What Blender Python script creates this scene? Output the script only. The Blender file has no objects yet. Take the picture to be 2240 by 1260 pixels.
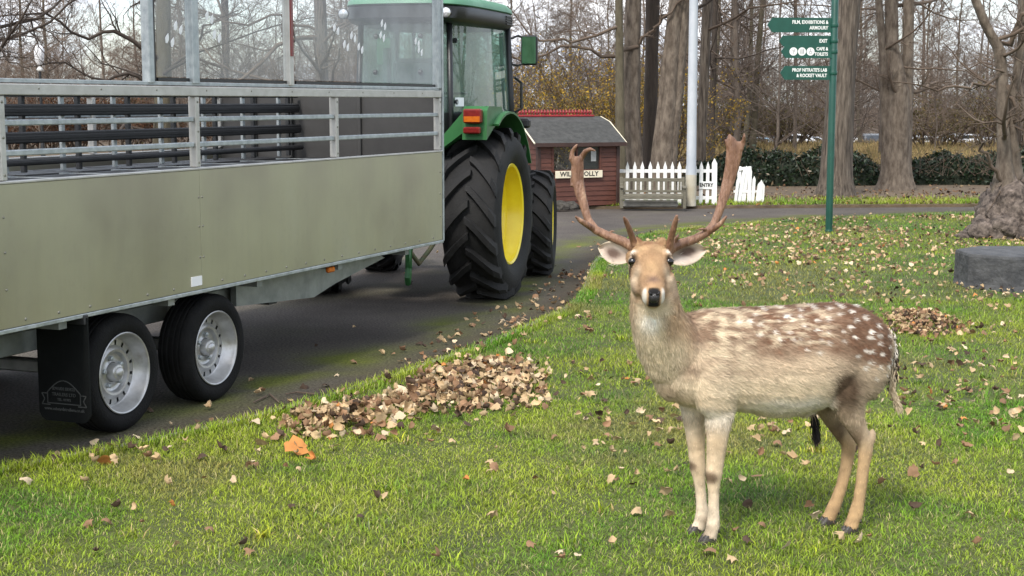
import bpy, bmesh, math, random
import numpy as np
from mathutils import Vector, Matrix, noise as mnoise
from mathutils.geometry import tessellate_polygon

S = bpy.context.scene
COL = S.collection
R = math.radians
PI = math.pi

# ------------------------------------------------------------------ camera
F_PX, CAM_H, IW, IH = 3235.0, 1.70, 2240.0, 1260.0
PITCH = math.atan(407.0 / F_PX)
cam = bpy.data.cameras.new('camera')
cam.sensor_width = 36.0
cam.lens = 36.0 * F_PX / IW
cam.clip_start = 0.05
cam.clip_end = 3000
camo = bpy.data.objects.new('camera', cam)
COL.objects.link(camo)
camo.location = (0, 0, CAM_H)
camo.rotation_euler = (PI / 2 - PITCH, 0, 0)
S.camera = camo

# ------------------------------------------------------------------ sky, sun, exposure
SUN_EL, SUN_AZ = 50.0, 205.0          # a high, veiled sun behind the camera
W = bpy.data.worlds.new('World')
S.world = W
W.use_nodes = True
nt = W.node_tree
for n in list(nt.nodes):
    nt.nodes.remove(n)
def wn(t, **k):
    n = nt.nodes.new(t)
    for a, b in k.items():
        setattr(n, a, b)
    return n
out = wn('ShaderNodeOutputWorld')
sky = wn('ShaderNodeTexSky', sky_type='NISHITA', sun_disc=False)
sky.sun_elevation = R(SUN_EL)
sky.sun_rotation = R(SUN_AZ)
sky.air_density = 1.0
sky.dust_density = 2.0
bg_sky = wn('ShaderNodeBackground')
bg_sky.inputs['Strength'].default_value = 0.13
nt.links.new(sky.outputs[0], bg_sky.inputs['Color'])
tc = wn('ShaderNodeTexCoord')
mp = wn('ShaderNodeMapping')
mp.inputs['Scale'].default_value = (1.0, 1.0, 2.6)
nt.links.new(tc.outputs['Generated'], mp.inputs['Vector'])
nz = wn('ShaderNodeTexNoise')
nz.inputs['Scale'].default_value = 5.0
nz.inputs['Detail'].default_value = 6.0
nz.inputs['Roughness'].default_value = 0.55
nt.links.new(mp.outputs[0], nz.inputs['Vector'])
rmp = wn('ShaderNodeValToRGB')
rmp.color_ramp.elements[0].position = 0.40
rmp.color_ramp.elements[0].color = (0.2, 0.2, 0.2, 1)
rmp.color_ramp.elements[1].position = 0.56
rmp.color_ramp.elements[1].color = (1, 1, 1, 1)
nt.links.new(nz.outputs['Fac'], rmp.inputs['Fac'])
nz2 = wn('ShaderNodeTexNoise')
nz2.inputs['Scale'].default_value = 9.0
nz2.inputs['Detail'].default_value = 5.0
nt.links.new(mp.outputs[0], nz2.inputs['Vector'])
rm2 = wn('ShaderNodeValToRGB')
rm2.color_ramp.elements[0].position = 0.35
rm2.color_ramp.elements[0].color = (0.62, 0.67, 0.76, 1)
rm2.color_ramp.elements[1].position = 0.65
rm2.color_ramp.elements[1].color = (0.95, 0.96, 0.98, 1)
nt.links.new(nz2.outputs['Fac'], rm2.inputs['Fac'])
bg_cl = wn('ShaderNodeBackground')
bg_cl.inputs['Strength'].default_value = 0.66
nt.links.new(rm2.outputs[0], bg_cl.inputs['Color'])
mx = wn('ShaderNodeMixShader')
nt.links.new(rmp.outputs[0], mx.inputs[0])
nt.links.new(bg_sky.outputs[0], mx.inputs[1])
nt.links.new(bg_cl.outputs[0], mx.inputs[2])
nt.links.new(mx.outputs[0], out.inputs['Surface'])

sl = bpy.data.lights.new('sun', 'SUN')
sl.energy = 1.5
sl.angle = R(14)
sl.color = (1.0, 0.96, 0.9)
so = bpy.data.objects.new('sun', sl)
COL.objects.link(so)
so.rotation_euler = (R(90 - SUN_EL), 0, R(-SUN_AZ + 180))
so.location = (0, -20, 40)

S.view_settings.view_transform = 'Standard'
S.view_settings.look = 'None'
S.view_settings.gamma = 1.0
S.view_settings.use_curve_mapping = False
S.view_settings.exposure = 1.5
S.cycles.transparent_max_bounces = 32
S.cycles.max_bounces = 8

# ------------------------------------------------------------------ layout helpers: photograph pixel -> place on the ground
_cp, _sp = math.cos(PITCH), math.sin(PITCH)
def ray(px, py):
    x = (px - IW / 2) / F_PX
    u = -(py - IH / 2) / F_PX
    return Vector((x, _cp + u * _sp, -_sp + u * _cp))
def G(px, py, z=0.0):
    d = ray(px, py)
    p = d * ((z - CAM_H) / d.z)
    return Vector((p.x, p.y, z))
def D(px, py, y):
    d = ray(px, py)
    p = d * (y / d.y)
    return Vector((p.x, p.y, p.z + CAM_H))

# ------------------------------------------------------------------ object helpers
def tag(o, label=None, cat=None, group=None, kind=None):
    if label: o['label'] = label
    if cat: o['category'] = cat
    if group: o['group'] = group
    if kind: o['kind'] = kind
    return o
def empty(name, loc=(0, 0, 0), rz=0.0):
    o = bpy.data.objects.new(name, None)
    COL.objects.link(o)
    o.location = loc
    o.rotation_euler = (0, 0, rz)
    o.empty_display_size = 0.1
    return o
def thing(name, label, cat, loc=(0, 0, 0), rz=0.0, group=None):
    return tag(empty(name, loc, rz), label, cat, group)
def link(name, me, parent=None, loc=None, rot=None, mat=None):
    o = bpy.data.objects.new(name, me)
    COL.objects.link(o)
    if parent is not None: o.parent = parent
    if loc is not None: o.location = loc
    if rot is not None: o.rotation_euler = rot
    if mat is not None and not me.materials: me.materials.append(mat)
    return o
def children(o):
    return [c for c in COL.objects if c.parent == o]
def copy_tree(o, parent=None, kids=None):
    c = o.copy()
    COL.objects.link(c)
    c.parent = parent
    for ch in list(o.children):
        copy_tree(ch, c)
    return c

class MB:
    """collects shapes; build() links them as one mesh object"""
    def __init__(self):
        self.v = []
        self.f = []
    def add(self, vs, fs):
        b = len(self.v)
        self.v.extend([tuple(p) for p in vs])
        self.f.extend([tuple(b + i for i in f) for f in fs])
        return self
    def box(self, c, s, rot=None, bev=0.0):
        hx, hy, hz = s[0] / 2, s[1] / 2, s[2] / 2
        b = min(bev, hx * .9, hy * .9, hz * .9)
        if b <= 0:
            vs = [Vector((x, y, z)) for x in (-hx, hx) for y in (-hy, hy) for z in (-hz, hz)]
            fs = [(0, 1, 3, 2), (4, 6, 7, 5), (0, 4, 5, 1), (2, 3, 7, 6), (0, 2, 6, 4), (1, 5, 7, 3)]
        else:
            vs, fs, idx = [], [], {}
            for sx in (-1, 1):
                for sy in (-1, 1):
                    for sz in (-1, 1):
                        for ax in range(3):
                            q = [sx * (hx - b), sy * (hy - b), sz * (hz - b)]
                            q[ax] = (sx, sy, sz)[ax] * (hx, hy, hz)[ax]
                            idx[(sx, sy, sz, ax)] = len(vs)
                            vs.append(Vector(q))
            for ax in range(3):
                o1, o2 = (ax + 1) % 3, (ax + 2) % 3
                for s_ in (-1, 1):
                    ring = []
                    for a, c2 in ((-1, -1), (1, -1), (1, 1), (-1, 1)):
                        k = [0, 0, 0]; k[ax] = s_; k[o1] = a; k[o2] = c2
                        ring.append(idx[tuple(k) + (ax,)])
                    fs.append(tuple(ring if s_ > 0 else ring[::-1]))
            for ax in range(3):
                o1, o2 = (ax + 1) % 3, (ax + 2) % 3
                for a in (-1, 1):
                    for c2 in (-1, 1):
                        k0 = [0, 0, 0]; k1 = [0, 0, 0]
                        k0[ax] = -1; k1[ax] = 1
                        k0[o1] = k1[o1] = a; k0[o2] = k1[o2] = c2
                        fs.append((idx[tuple(k0) + (o1,)], idx[tuple(k1) + (o1,)], idx[tuple(k1) + (o2,)], idx[tuple(k0) + (o2,)]))
            for sx in (-1, 1):
                for sy in (-1, 1):
                    for sz in (-1, 1):
                        fs.append(tuple(idx[(sx, sy, sz, a)] for a in range(3)))
        c = Vector(c)
        if rot is not None:
            m = rot if isinstance(rot, Matrix) else Matrix.Rotation(rot, 3, 'Z')
            vs = [m @ p for p in vs]
        return self.add([p + c for p in vs], fs)
    def bar(self, a, b, w, h, up=(0, 0, 1), bev=0.0):
        a, b = Vector(a), Vector(b)
        d = (b - a)
        L = d.length
        d.normalize()
        s = d.cross(Vector(up))
        if s.length < 1e-5: s = d.cross(Vector((1, 0, 0)))
        s.normalize()
        u = s.cross(d)
        m = Matrix((d, s, u)).transposed()
        return self.box((a + b) / 2, (L, w, h), m, bev)
    def tube(self, pts, rad, n=8, cap=True, squash=None):
        pts = [Vector(p) for p in pts]
        if not hasattr(rad, '__len__'): rad = [rad] * len(pts)
        vs, fs = [], []
        ref = None
        for i, p in enumerate(pts):
            t = (pts[min(i + 1, len(pts) - 1)] - pts[max(i - 1, 0)])
            t.normalize()
            if ref is None:
                ref = t.orthogonal().normalized()
            ref = (ref - t * ref.dot(t))
            if ref.length < 1e-6: ref = t.orthogonal()
            ref.normalize()
            bn = t.cross(ref)
            for k in range(n):
                a = 2 * PI * k / n
                vs.append(p + (ref * math.cos(a) + bn * math.sin(a)) * rad[i])
        for i in range(len(pts) - 1):
            for k in range(n):
                k2 = (k + 1) % n
                fs.append((i * n + k, i * n + k2, (i + 1) * n + k2, (i + 1) * n + k))
        if cap:
            fs.append(tuple(range(n - 1, -1, -1)))
            fs.append(tuple(range((len(pts) - 1) * n, len(pts) * n)))
        return self.add(vs, fs)
    def loft(self, rings, closed=True, cap=True):
        n = len(rings[0])
        vs = [p for r in rings for p in r]
        fs = []
        for i in range(len(rings) - 1):
            for k in range(n if closed else n - 1):
                k2 = (k + 1) % n
                fs.append((i * n + k, i * n + k2, (i + 1) * n + k2, (i + 1) * n + k))
        if cap:
            fs.append(tuple(range(n - 1, -1, -1)))
            fs.append(tuple(range((len(rings) - 1) * n, len(rings) * n)))
        return self.add(vs, fs)
    def lathe(self, prof, n=32, c=(0, 0, 0), ax='Y', skip=None):
        """prof: (radius, position along axis)"""
        c = Vector(c)
        vs, fs = [], []
        for r, t in prof:
            for k in range(n):
                a = 2 * PI * k / n
                x, z = r * math.cos(a), r * math.sin(a)
                q = {'Y': (x, t, z), 'X': (t, x, z), 'Z': (x, z, t)}[ax]
                vs.append(c + Vector(q))
        for i in range(len(prof) - 1):
            for k in range(n):
                if skip and skip(i, k): continue
                k2 = (k + 1) % n
                fs.append((i * n + k, i * n + k2, (i + 1) * n + k2, (i + 1) * n + k))
        return self.add(vs, fs)
    def prism(self, poly, h0, h1, axis='Z', c=(0, 0, 0)):
        """poly: 2-D outline, extruded along axis"""
        c = Vector(c)
        def P(a, b, h):
            return c + Vector({'Z': (a, b, h), 'Y': (a, h, b), 'X': (h, a, b)}[axis])
        n = len(poly)
        vs = [P(a, b, h0) for a, b in poly] + [P(a, b, h1) for a, b in poly]
        fs = [(k, (k + 1) % n, n + (k + 1) % n, n + k) for k in range(n)]
        fs += [tuple(range(n - 1, -1, -1)), tuple(range(n, 2 * n))]
        return self.add(vs, fs)
    def mesh(self, name, mat=None, smooth=False, fix=True, sharp=None):
        me = bpy.data.meshes.new(name)
        me.from_pydata(self.v, [], self.f)
        if fix:
            bm = bmesh.new()
            bm.from_mesh(me)
            bmesh.ops.recalc_face_normals(bm, faces=bm.faces)
            bm.to_mesh(me)
            bm.free()
        if smooth:
            me.polygons.foreach_set('use_smooth', [True] * len(me.polygons))
            if sharp is not None:
                me.set_sharp_from_angle(angle=R(sharp))
        if mat: me.materials.append(mat)
        me.update()
        return me
    def build(self, name, mat, parent=None, smooth=False, loc=None, rot=None, sharp=None):
        return link(name, self.mesh(name, mat, smooth, True, sharp), parent, loc, rot)

def fast_mesh(name, V, tris, mat, cols=None, smooth=False):
    """numpy verts (n,3), tris (m,3) -> mesh, optional point colours"""
    me = bpy.data.meshes.new(name)
    n, m = len(V), len(tris)
    me.vertices.add(n)
    me.vertices.foreach_set('co', np.asarray(V, np.float32).ravel())
    me.loops.add(m * 3)
    me.loops.foreach_set('vertex_index', np.asarray(tris, np.int32).ravel())
    me.polygons.add(m)
    me.polygons.foreach_set('loop_start', np.arange(0, m * 3, 3, dtype=np.int32))
    me.polygons.foreach_set('loop_total', np.full(m, 3, np.int32))
    if smooth:
        me.polygons.foreach_set('use_smooth', np.ones(m, bool))
    if cols is not None:
        a = me.color_attributes.new('Col', 'FLOAT_COLOR', 'POINT')
        c4 = np.ones((n, 4), np.float32)
        c4[:, :3] = cols
        a.data.foreach_set('color', c4.ravel())
    if mat: me.materials.append(mat)
    me.update()
    me.validate()
    return me

def text_obj(name, body, size, mat, parent, mtx, align='LEFT', ext=0.0, off=0.0, sx=1.0):
    cu = bpy.data.curves.new(name, 'FONT')
    cu.body = body
    cu.size = size
    cu.align_x = align
    cu.align_y = 'CENTER'
    cu.extrude = ext
    cu.offset = off
    cu.resolution_u = 2
    t = bpy.data.objects.new(name, cu)
    COL.objects.link(t)
    me = bpy.data.meshes.new_from_object(t.evaluated_get(bpy.context.evaluated_depsgraph_get()))
    bpy.data.objects.remove(t)
    bpy.data.curves.remove(cu)
    me.transform(Matrix.Diagonal((sx, 1, 1, 1)))
    me.transform(mtx)
    me.materials.clear()
    me.materials.append(mat)
    return link(name, me, parent)

# ------------------------------------------------------------------ materials
_m = {}
def mat(name, c1, c2=None, scale=6.0, rough=0.6, metal=0.0, bump=0.0, bscale=None, detail=5.0,
        spec=0.5, stretch=None, contrast=(0.35, 0.65), c3=None, coat=0.0, rough2=None, coords='Object'):
    if name in _m: return _m[name]
    m = bpy.data.materials.new(name)
    m.use_nodes = True
    t = m.node_tree
    b = t.nodes['Principled BSDF']
    b.inputs['Base Color'].default_value = (*c1, 1)
    b.inputs['Roughness'].default_value = rough
    b.inputs['Metallic'].default_value = metal
    b.inputs['Specular IOR Level'].default_value = spec
    if coat:
        b.inputs['Coat Weight'].default_value = coat
        b.inputs['Coat Roughness'].default_value = 0.15
    tcn = t.nodes.new('ShaderNodeTexCoord')
    mpn = t.nodes.new('ShaderNodeMapping')
    if stretch: mpn.inputs['Scale'].default_value = stretch
    t.links.new(tcn.outputs[coords], mpn.inputs['Vector'])
    if c2 is not None:
        n = t.nodes.new('ShaderNodeTexNoise')
        n.inputs['Scale'].default_value = scale
        n.inputs['Detail'].default_value = detail
        n.inputs['Roughness'].default_value = 0.6
        t.links.new(mpn.outputs[0], n.inputs['Vector'])
        r = t.nodes.new('ShaderNodeValToRGB')
        e = r.color_ramp.elements
        e[0].position, e[0].color = contrast[0], (*c1, 1)
        e[1].position, e[1].color = contrast[1], (*c2, 1)
        if c3 is not None:
            k = e.new(min(0.98, contrast[1] + 0.12))
            k.color = (*c3, 1)
        t.links.new(n.outputs['Fac'], r.inputs['Fac'])
        t.links.new(r.outputs[0], b.inputs['Base Color'])
        if rough2 is not None:
            rr = t.nodes.new('ShaderNodeMapRange')
            rr.inputs['From Min'].default_value = contrast[0]
            rr.inputs['From Max'].default_value = contrast[1]
            rr.inputs['To Min'].default_value = rough
            rr.inputs['To Max'].default_value = rough2
            t.links.new(n.outputs['Fac'], rr.inputs['Value'])
            t.links.new(rr.outputs[0], b.inputs['Roughness'])
    if bump:
        n2 = t.nodes.new('ShaderNodeTexNoise')
        n2.inputs['Scale'].default_value = bscale or scale * 4
        n2.inputs['Detail'].default_value = 6.0
        t.links.new(mpn.outputs[0], n2.inputs['Vector'])
        bp = t.nodes.new('ShaderNodeBump')
        bp.inputs['Strength'].default_value = bump
        bp.inputs['Distance'].default_value = 0.02
        t.links.new(n2.outputs['Fac'], bp.inputs['Height'])
        t.links.new(bp.outputs[0], b.inputs['Normal'])
    _m[name] = m
    return m
def attr_mat(name, rough=0.8, spec=0.3, transl=0.0):
    if name in _m: return _m[name]
    m = bpy.data.materials.new(name)
    m.use_nodes = True
    t = m.node_tree
    b = t.nodes['Principled BSDF']
    b.inputs['Roughness'].default_value = rough
    b.inputs['Specular IOR Level'].default_value = spec
    a = t.nodes.new('ShaderNodeVertexColor')
    a.layer_name = 'Col'
    t.links.new(a.outputs['Color'], b.inputs['Base Color'])
    if transl:
        tr = t.nodes.new('ShaderNodeBsdfTranslucent')
        t.links.new(a.outputs['Color'], tr.inputs['Color'])
        mxs = t.nodes.new('ShaderNodeMixShader')
        mxs.inputs[0].default_value = transl
        t.links.new(b.outputs[0], mxs.inputs[1])
        t.links.new(tr.outputs[0], mxs.inputs[2])
        t.links.new(mxs.outputs[0], t.nodes['Material Output'].inputs['Surface'])
    _m[name] = m
    return m
def glass_mat(name, tint, haze, haze_col, gloss_rough=0.03, dirt_scale=3.0, dirt=(0.4, 0.75), stretch=(1, 1, 1)):
    """thin pane: tinted see-through, a film of dirt and scratches, and a mirror-like reflection"""
    if name in _m: return _m[name]
    m = bpy.data.materials.new(name)
    m.use_nodes = True
    t = m.node_tree
    t.nodes.remove(t.nodes['Principled BSDF'])
    o = t.nodes['Material Output']
    tr = t.nodes.new('ShaderNodeBsdfTransparent')
    tr.inputs['Color'].default_value = (*tint, 1)
    df = t.nodes.new('ShaderNodeBsdfDiffuse')
    df.inputs['Color'].default_value = (*haze_col, 1)
    tl = t.nodes.new('ShaderNodeBsdfTranslucent')
    tl.inputs['Color'].default_value = (*haze_col, 1)
    ms = t.nodes.new('ShaderNodeMixShader')
    ms.inputs[0].default_value = 0.5
    t.links.new(df.outputs[0], ms.inputs[1])
    t.links.new(tl.outputs[0], ms.inputs[2])
    tcn = t.nodes.new('ShaderNodeTexCoord')
    mpn = t.nodes.new('ShaderNodeMapping')
    mpn.inputs['Scale'].default_value = stretch
    t.links.new(tcn.outputs['Object'], mpn.inputs['Vector'])
    n = t.nodes.new('ShaderNodeTexNoise')
    n.inputs['Scale'].default_value = dirt_scale
    n.inputs['Detail'].default_value = 8.0
    n.inputs['Roughness'].default_value = 0.65
    t.links.new(mpn.outputs[0], n.inputs['Vector'])
    mr = t.nodes.new('ShaderNodeMapRange')
    mr.inputs['From Min'].default_value = 0.3
    mr.inputs['From Max'].default_value = 0.7
    mr.inputs['To Min'].default_value = haze * dirt[0]
    mr.inputs['To Max'].default_value = haze * (2 - dirt[0])
    t.links.new(n.outputs['Fac'], mr.inputs['Value'])
    m1 = t.nodes.new('ShaderNodeMixShader')
    t.links.new(mr.outputs[0], m1.inputs[0])
    t.links.new(tr.outputs[0], m1.inputs[1])
    t.links.new(ms.outputs[0], m1.inputs[2])
    gl = t.nodes.new('ShaderNodeBsdfGlossy')
    gl.inputs['Roughness'].default_value = gloss_rough
    fr = t.nodes.new('ShaderNodeFresnel')
    fr.inputs['IOR'].default_value = 1.45
    m2 = t.nodes.new('ShaderNodeMixShader')
    gm = t.nodes.new('ShaderNodeNewGeometry')
    sub = t.nodes.new('ShaderNodeMath'); sub.operation = 'SUBTRACT'; sub.inputs[0].default_value = 1.0
    t.links.new(gm.outputs['Backfacing'], sub.inputs[1])
    mu = t.nodes.new('ShaderNodeMath'); mu.operation = 'MULTIPLY'
    t.links.new(fr.outputs[0], mu.inputs[0]); t.links.new(sub.outputs[0], mu.inputs[1])
    t.links.new(mu.outputs[0], m2.inputs[0])
    t.links.new(m1.outputs[0], m2.inputs[1])
    t.links.new(gl.outputs[0], m2.inputs[2])
    t.links.new(m2.outputs[0], o.inputs['Surface'])
    _m[name] = m
    return m

# palette
GALV = mat('galvanised', (.30, .33, .34), (.46, .49, .49), 22, .42, .75, .05, 60, rough2=.6)
ALU = mat('aluminium_trim', (.40, .39, .36), (.50, .49, .46), 9, .45, .6, .04, 40)
DARK = mat('dark_metal', (.012, .013, .014), (.024, .025, .027), 8, .5, .1, .1, 60)
BLACKP = mat('black_plastic', (.005, .0055, .006), (.010, .0105, .0115), 10, .42, 0, .1, 120)
RUBBER = mat('rubber', (.005, .005, .005), (.013, .0125, .012), 7, .8, 0, .25, 90, contrast=(.4, .75), rough2=.92, spec=.2)
WHITE = mat('white_paint', (.78, .78, .75), (.68, .68, .64), 9, .55, 0, .15, 40)
# ================================================================== the setting: ground, road, lawn, verge
rng = np.random.default_rng(7)
random.seed(7)
LAWN_Z = 0.02
# lawn edge as it runs round the bend (left, near the camera -> round the corner -> far right)
EDGE_PX = [(-420, 1105), (-200, 1075), (0, 1040), (200, 1003), (420, 957), (600, 913), (760, 866), (880, 826), (1000, 785), (1100, 748),
           (1180, 712), (1245, 682), (1275, 655), (1290, 630), (1298, 605), (1312, 575), (1345, 545), (1400, 522),
           (1480, 508), (1560, 500), (1700, 488), (1900, 478), (2140, 469), (2500, 462), (3000, 458)]
EDGE = [G(x, y).xy for x, y in EDGE_PX]
def catmull(P, k=6):
    o = []
    for i in range(len(P) - 1):
        p0, p1, p2, p3 = P[max(i - 1, 0)], P[i], P[i + 1], P[min(i + 2, len(P) - 1)]
        for s in range(k):
            t = s / k
            o.append(0.5 * ((2 * p1) + (p2 - p0) * t + (2 * p0 - 5 * p1 + 4 * p2 - p3) * t * t + (3 * p1 - p0 - 3 * p2 + p3) * t ** 3))
    o.append(P[-1])
    return o
EDGE = catmull(EDGE, 6)
EDGE_NP = np.array([[p.x, p.y] for p in EDGE])
LAWN_POLY = [(p.x, p.y) for p in EDGE] + [(40, EDGE[-1].y), (40, -6), (EDGE[0].x, -6)]
LP = np.array(LAWN_POLY)
def in_lawn(x, y):
    x = np.asarray(x); y = np.asarray(y)
    ins = np.zeros(x.shape, bool)
    j = len(LP) - 1
    for i in range(len(LP)):
        xi, yi = LP[i]; xj, yj = LP[j]
        c = ((yi > y) != (yj > y)) & (x < (xj - xi) * (y - yi) / (yj - yi + 1e-12) + xi)
        ins ^= c
        j = i
    return ins
def edge_dist(x, y):
    q = np.stack([np.asarray(x), np.asarray(y)], -1)[:, None, :]
    a = EDGE_NP[None, :-1]; b = EDGE_NP[None, 1:]
    ab = b - a
    t = np.clip(((q - a) * ab).sum(-1) / (ab ** 2).sum(-1), 0, 1)
    return np.sqrt((((q - a) - ab * t[..., None]) ** 2).sum(-1)).min(1)
def fbm(x, y, s, seed=0):
    return np.array([mnoise.fractal(Vector((a * s + seed * 17.3, b * s - seed * 9.1, seed * 3.7)), 1.0, 2.0, 4) for a, b in zip(x, y)])

# --- bare ground sheet, out to the horizon; beyond the trees it dips to the car park
ys = np.concatenate([np.array([-60, -20, 0]), np.arange(10, 60, 5.), np.arange(60, 110, 2.5), np.array([115, 125, 140, 170, 220, 300, 500, 900])])
xs = np.concatenate([np.array([-700, -350, -180, -100]), np.arange(-70, 71, 5.), np.array([100, 180, 350, 700])])
def ground_z(x, y):
    s = np.clip((y - 64) / 22, 0, 1)
    return -0.03 - 1.75 * s * s * (3 - 2 * s)
gv, gf = [], []
for y in ys:
    for x in xs:
        gv.append((x, y, float(ground_z(x, y))))
nx = len(xs)
for j in range(len(ys) - 1):
    for i in range(nx - 1):
        a = j * nx + i
        gf.append((a, a + 1, a + nx + 1, a + nx))
M_SOIL = mat('leaf_litter_soil', (.05, .036, .022), (.125, .088, .05), 3.5, .95, 0, .6, 14, contrast=(.3, .7), c3=(.07, .075, .025))
tag(MB().add(gv, gf).build('ground', M_SOIL), kind='structure')

# --- asphalt, with moss creeping in from the lawn edge
gx = np.unique(np.concatenate([np.arange(-40, -6, 2.), np.arange(-6, 8, .14), np.arange(8, 41, 2.)]))
gy = np.concatenate([np.arange(-6, 4, 1.), np.arange(4, 24.01, .14)])
X, Y = np.meshgrid(gx, gy)
xf, yf = X.ravel(), Y.ravel()
# far edge of the road follows a slight slant
far = np.interp(xf, [-40, 0.9, 8, 40], [24.6, 23.55, 24.15, 24.3])
yf2 = np.where(yf > 20, 20 + (yf - 20) * (far - 20) / (gy[-1] - 20), yf)
ed = np.full(xf.shape, 9.0)
near = (xf > -8) & (xf < 9)
ed[near] = edge_dist(xf[near], yf2[near])
n1 = fbm(xf, yf2, 1.1, 1)
n2 = fbm(xf, yf2, 3.7, 2)
moss = np.clip(np.exp(-((ed - .62 - .22 * n1) / .26) ** 2) * (.75 + .7 * n2) * (.55 + .9 * np.clip(n1 + .35, 0, 1)), 0, 1)
moss = np.maximum(moss, .28 * np.clip(n1 - .1, 0, 1) * (ed < 3))
dirt = np.clip(np.exp(-(ed / (.34 + .1 * n2)) ** 2) * 1.1, 0, 1)
asp = np.array([.080, .069, .060]) * (1 + .25 * n1[:, None] + .14 * n2[:, None])
mo = np.array([.075, .085, .014]) * (1 + .35 * n2[:, None])
di = np.array([.045, .035, .025]) * (1 + .4 * n2[:, None])
c = asp * (1 - dirt[:, None]) + di * dirt[:, None]
c = c * (1 - moss[:, None]) + mo * moss[:, None]
nxr = len(gx)
idx = np.arange(len(xf)).reshape(len(gy), nxr)
q = np.stack([idx[:-1, :-1], idx[:-1, 1:], idx[1:, 1:], idx[1:, :-1]], -1).reshape(-1, 4)
tr = np.concatenate([q[:, [0, 1, 2]], q[:, [0, 2, 3]]])
M_ROAD = attr_mat('asphalt', .92, .18)
t = M_ROAD.node_tree
b_ = t.nodes['Principled BSDF']
tcn = t.nodes.new('ShaderNodeTexCoord')
vo = t.nodes.new('ShaderNodeTexVoronoi'); vo.inputs['Scale'].default_value = 95
no = t.nodes.new('ShaderNodeTexNoise'); no.inputs['Scale'].default_value = 60; no.inputs['Detail'].default_value = 8
t.links.new(tcn.outputs['Object'], vo.inputs['Vector']); t.links.new(tcn.outputs['Object'], no.inputs['Vector'])
mr = t.nodes.new('ShaderNodeMapRange')
mr.inputs['From Min'].default_value = .3; mr.inputs['From Max'].default_value = .72
mr.inputs['To Min'].default_value = .45; mr.inputs['To Max'].default_value = 1.75
t.links.new(no.outputs['Fac'], mr.inputs['Value'])
va = t.nodes['Color Attribute'] if 'Color Attribute' in t.nodes else [n for n in t.nodes if n.type == 'VERTEX_COLOR'][0]
mm = t.nodes.new('ShaderNodeVectorMath'); mm.operation = 'SCALE'
t.links.new(va.outputs['Color'], mm.inputs[0]); t.links.new(mr.outputs[0], mm.inputs['Scale'])
t.links.new(mm.outputs[0], b_.inputs['Base Color'])
bp = t.nodes.new('ShaderNodeBump'); bp.inputs['Strength'].default_value = .6; bp.inputs['Distance'].default_value = .006
t.links.new(vo.outputs['Distance'], bp.inputs['Height']); t.links.new(bp.outputs[0], b_.inputs['Normal'])
road = link('road', fast_mesh('road', np.stack([xf, yf2, np.zeros_like(xf)], 1), tr, M_ROAD, np.clip(c, 0.005, 1), True))
tag(road, kind='structure')

# --- lawn sheet under the grass blades
M_LAWN = mat('lawn_turf', (.035, .045, .010), (.085, .10, .018), 3.2, .95, 0, .5, 60, contrast=(.3, .7), c3=(.15, .13, .05))
def sheet(name, poly, z, depth, m):
    tri = tessellate_polygon([[Vector((x, y, 0)) for x, y in poly]])
    n = len(poly)
    vs = [(x, y, z) for x, y in poly] + [(x, y, z - depth) for x, y in poly]
    fs = [tuple(t_) for t_ in tri] + [(k, (k + 1) % n, n + (k + 1) % n, n + k) for k in range(n)]
    return tag(MB().add(vs, fs).build(name, m), kind='structure')
sheet('lawn', LAWN_POLY, LAWN_Z, .018, M_LAWN)

# --- thin concrete edging between lawn and road
M_KERB = mat('edging_concrete', (.13, .12, .10), (.24, .225, .19), 5, .9, 0, .4, 50, c3=(.10, .11, .04))
nn = len(EDGE)
kv, kf = [], []
for i, p in enumerate(EDGE):
    d = (EDGE[min(i + 1, nn - 1)] - EDGE[max(i - 1, 0)]).normalized()
    nrm = Vector((-d.y, d.x))
    for off, z in ((.002, .003), (.002, .030), (.052, .030), (.052, .003)):
        q2 = p + nrm * off
        kv.append((q2.x, q2.y, z))
for i in range(nn - 1):
    for k in range(3):
        kf.append((i * 4 + k, i * 4 + k + 1, i * 4 + 5 + k, i * 4 + 4 + k))
tag(MB().add(kv, kf).build('kerb', M_KERB), kind='structure')

# --- verge beyond the road: grass strip then leaf litter under the trees
VX = [-40, 0.9, 8, 40]
VY = [24.62, 23.57, 24.17, 24.32]
M_VERGE = mat('verge_litter', (.06, .042, .025), (.135, .095, .055), 5.0, .95, 0, .6, 20, contrast=(.3, .68), c3=(.06, .072, .02))
sheet('verge', [(x, y) for x, y in zip(VX, VY)] + [(40, 58), (-40, 58)], .045, .07, M_VERGE)
# ================================================================== passenger trailer (local x = forward, y = left, right side faces the lawn)
TA = math.atan(1317 / 3260.5)
TU = Vector((math.sin(TA), math.cos(TA), 0))
TV = Vector((math.cos(TA), -math.sin(TA), 0))
tr0 = TU * 6.67 + TV * (-5.614)
T = thing('passenger_trailer', 'silver grey metal passenger trailer with bench seats and twin axles behind the tractor', 'trailer', (tr0.x, tr0.y, 0), PI / 2 - TA)
M_PANEL = mat('weathered_aluminium_panel', (.37, .345, .285), (.435, .42, .305), .75, .30, .85, .10, 1.7, contrast=(.38, .62), rough2=.42, stretch=(1, 1, .8), c3=(.46, .45, .35))  # broad greenish and grey-brown tones painted in for reflections on the metal
M_PANELD = mat('grey_bulkhead_sheet', (.036, .035, .034), (.056, .054, .052), 2.0, .5, .3, .03, 30)
M_SEAT = mat('black_seat_slat', (.006, .0065, .008), (.012, .0125, .014), 12, .55, 0, .1, 80)
M_CHAS = mat('galvanised_chassis', (.20, .215, .21), (.31, .325, .315), 7, .55, .5, .08, 40)
M_PANE = glass_mat('scratched_acrylic', (.92, .94, .94), .115, (.62, .64, .65), .06, 3.5, (.45, 1.0))
M_STICK = mat('white_sticker', (.80, .80, .80), (.74, .74, .74), 10, .5)
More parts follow.
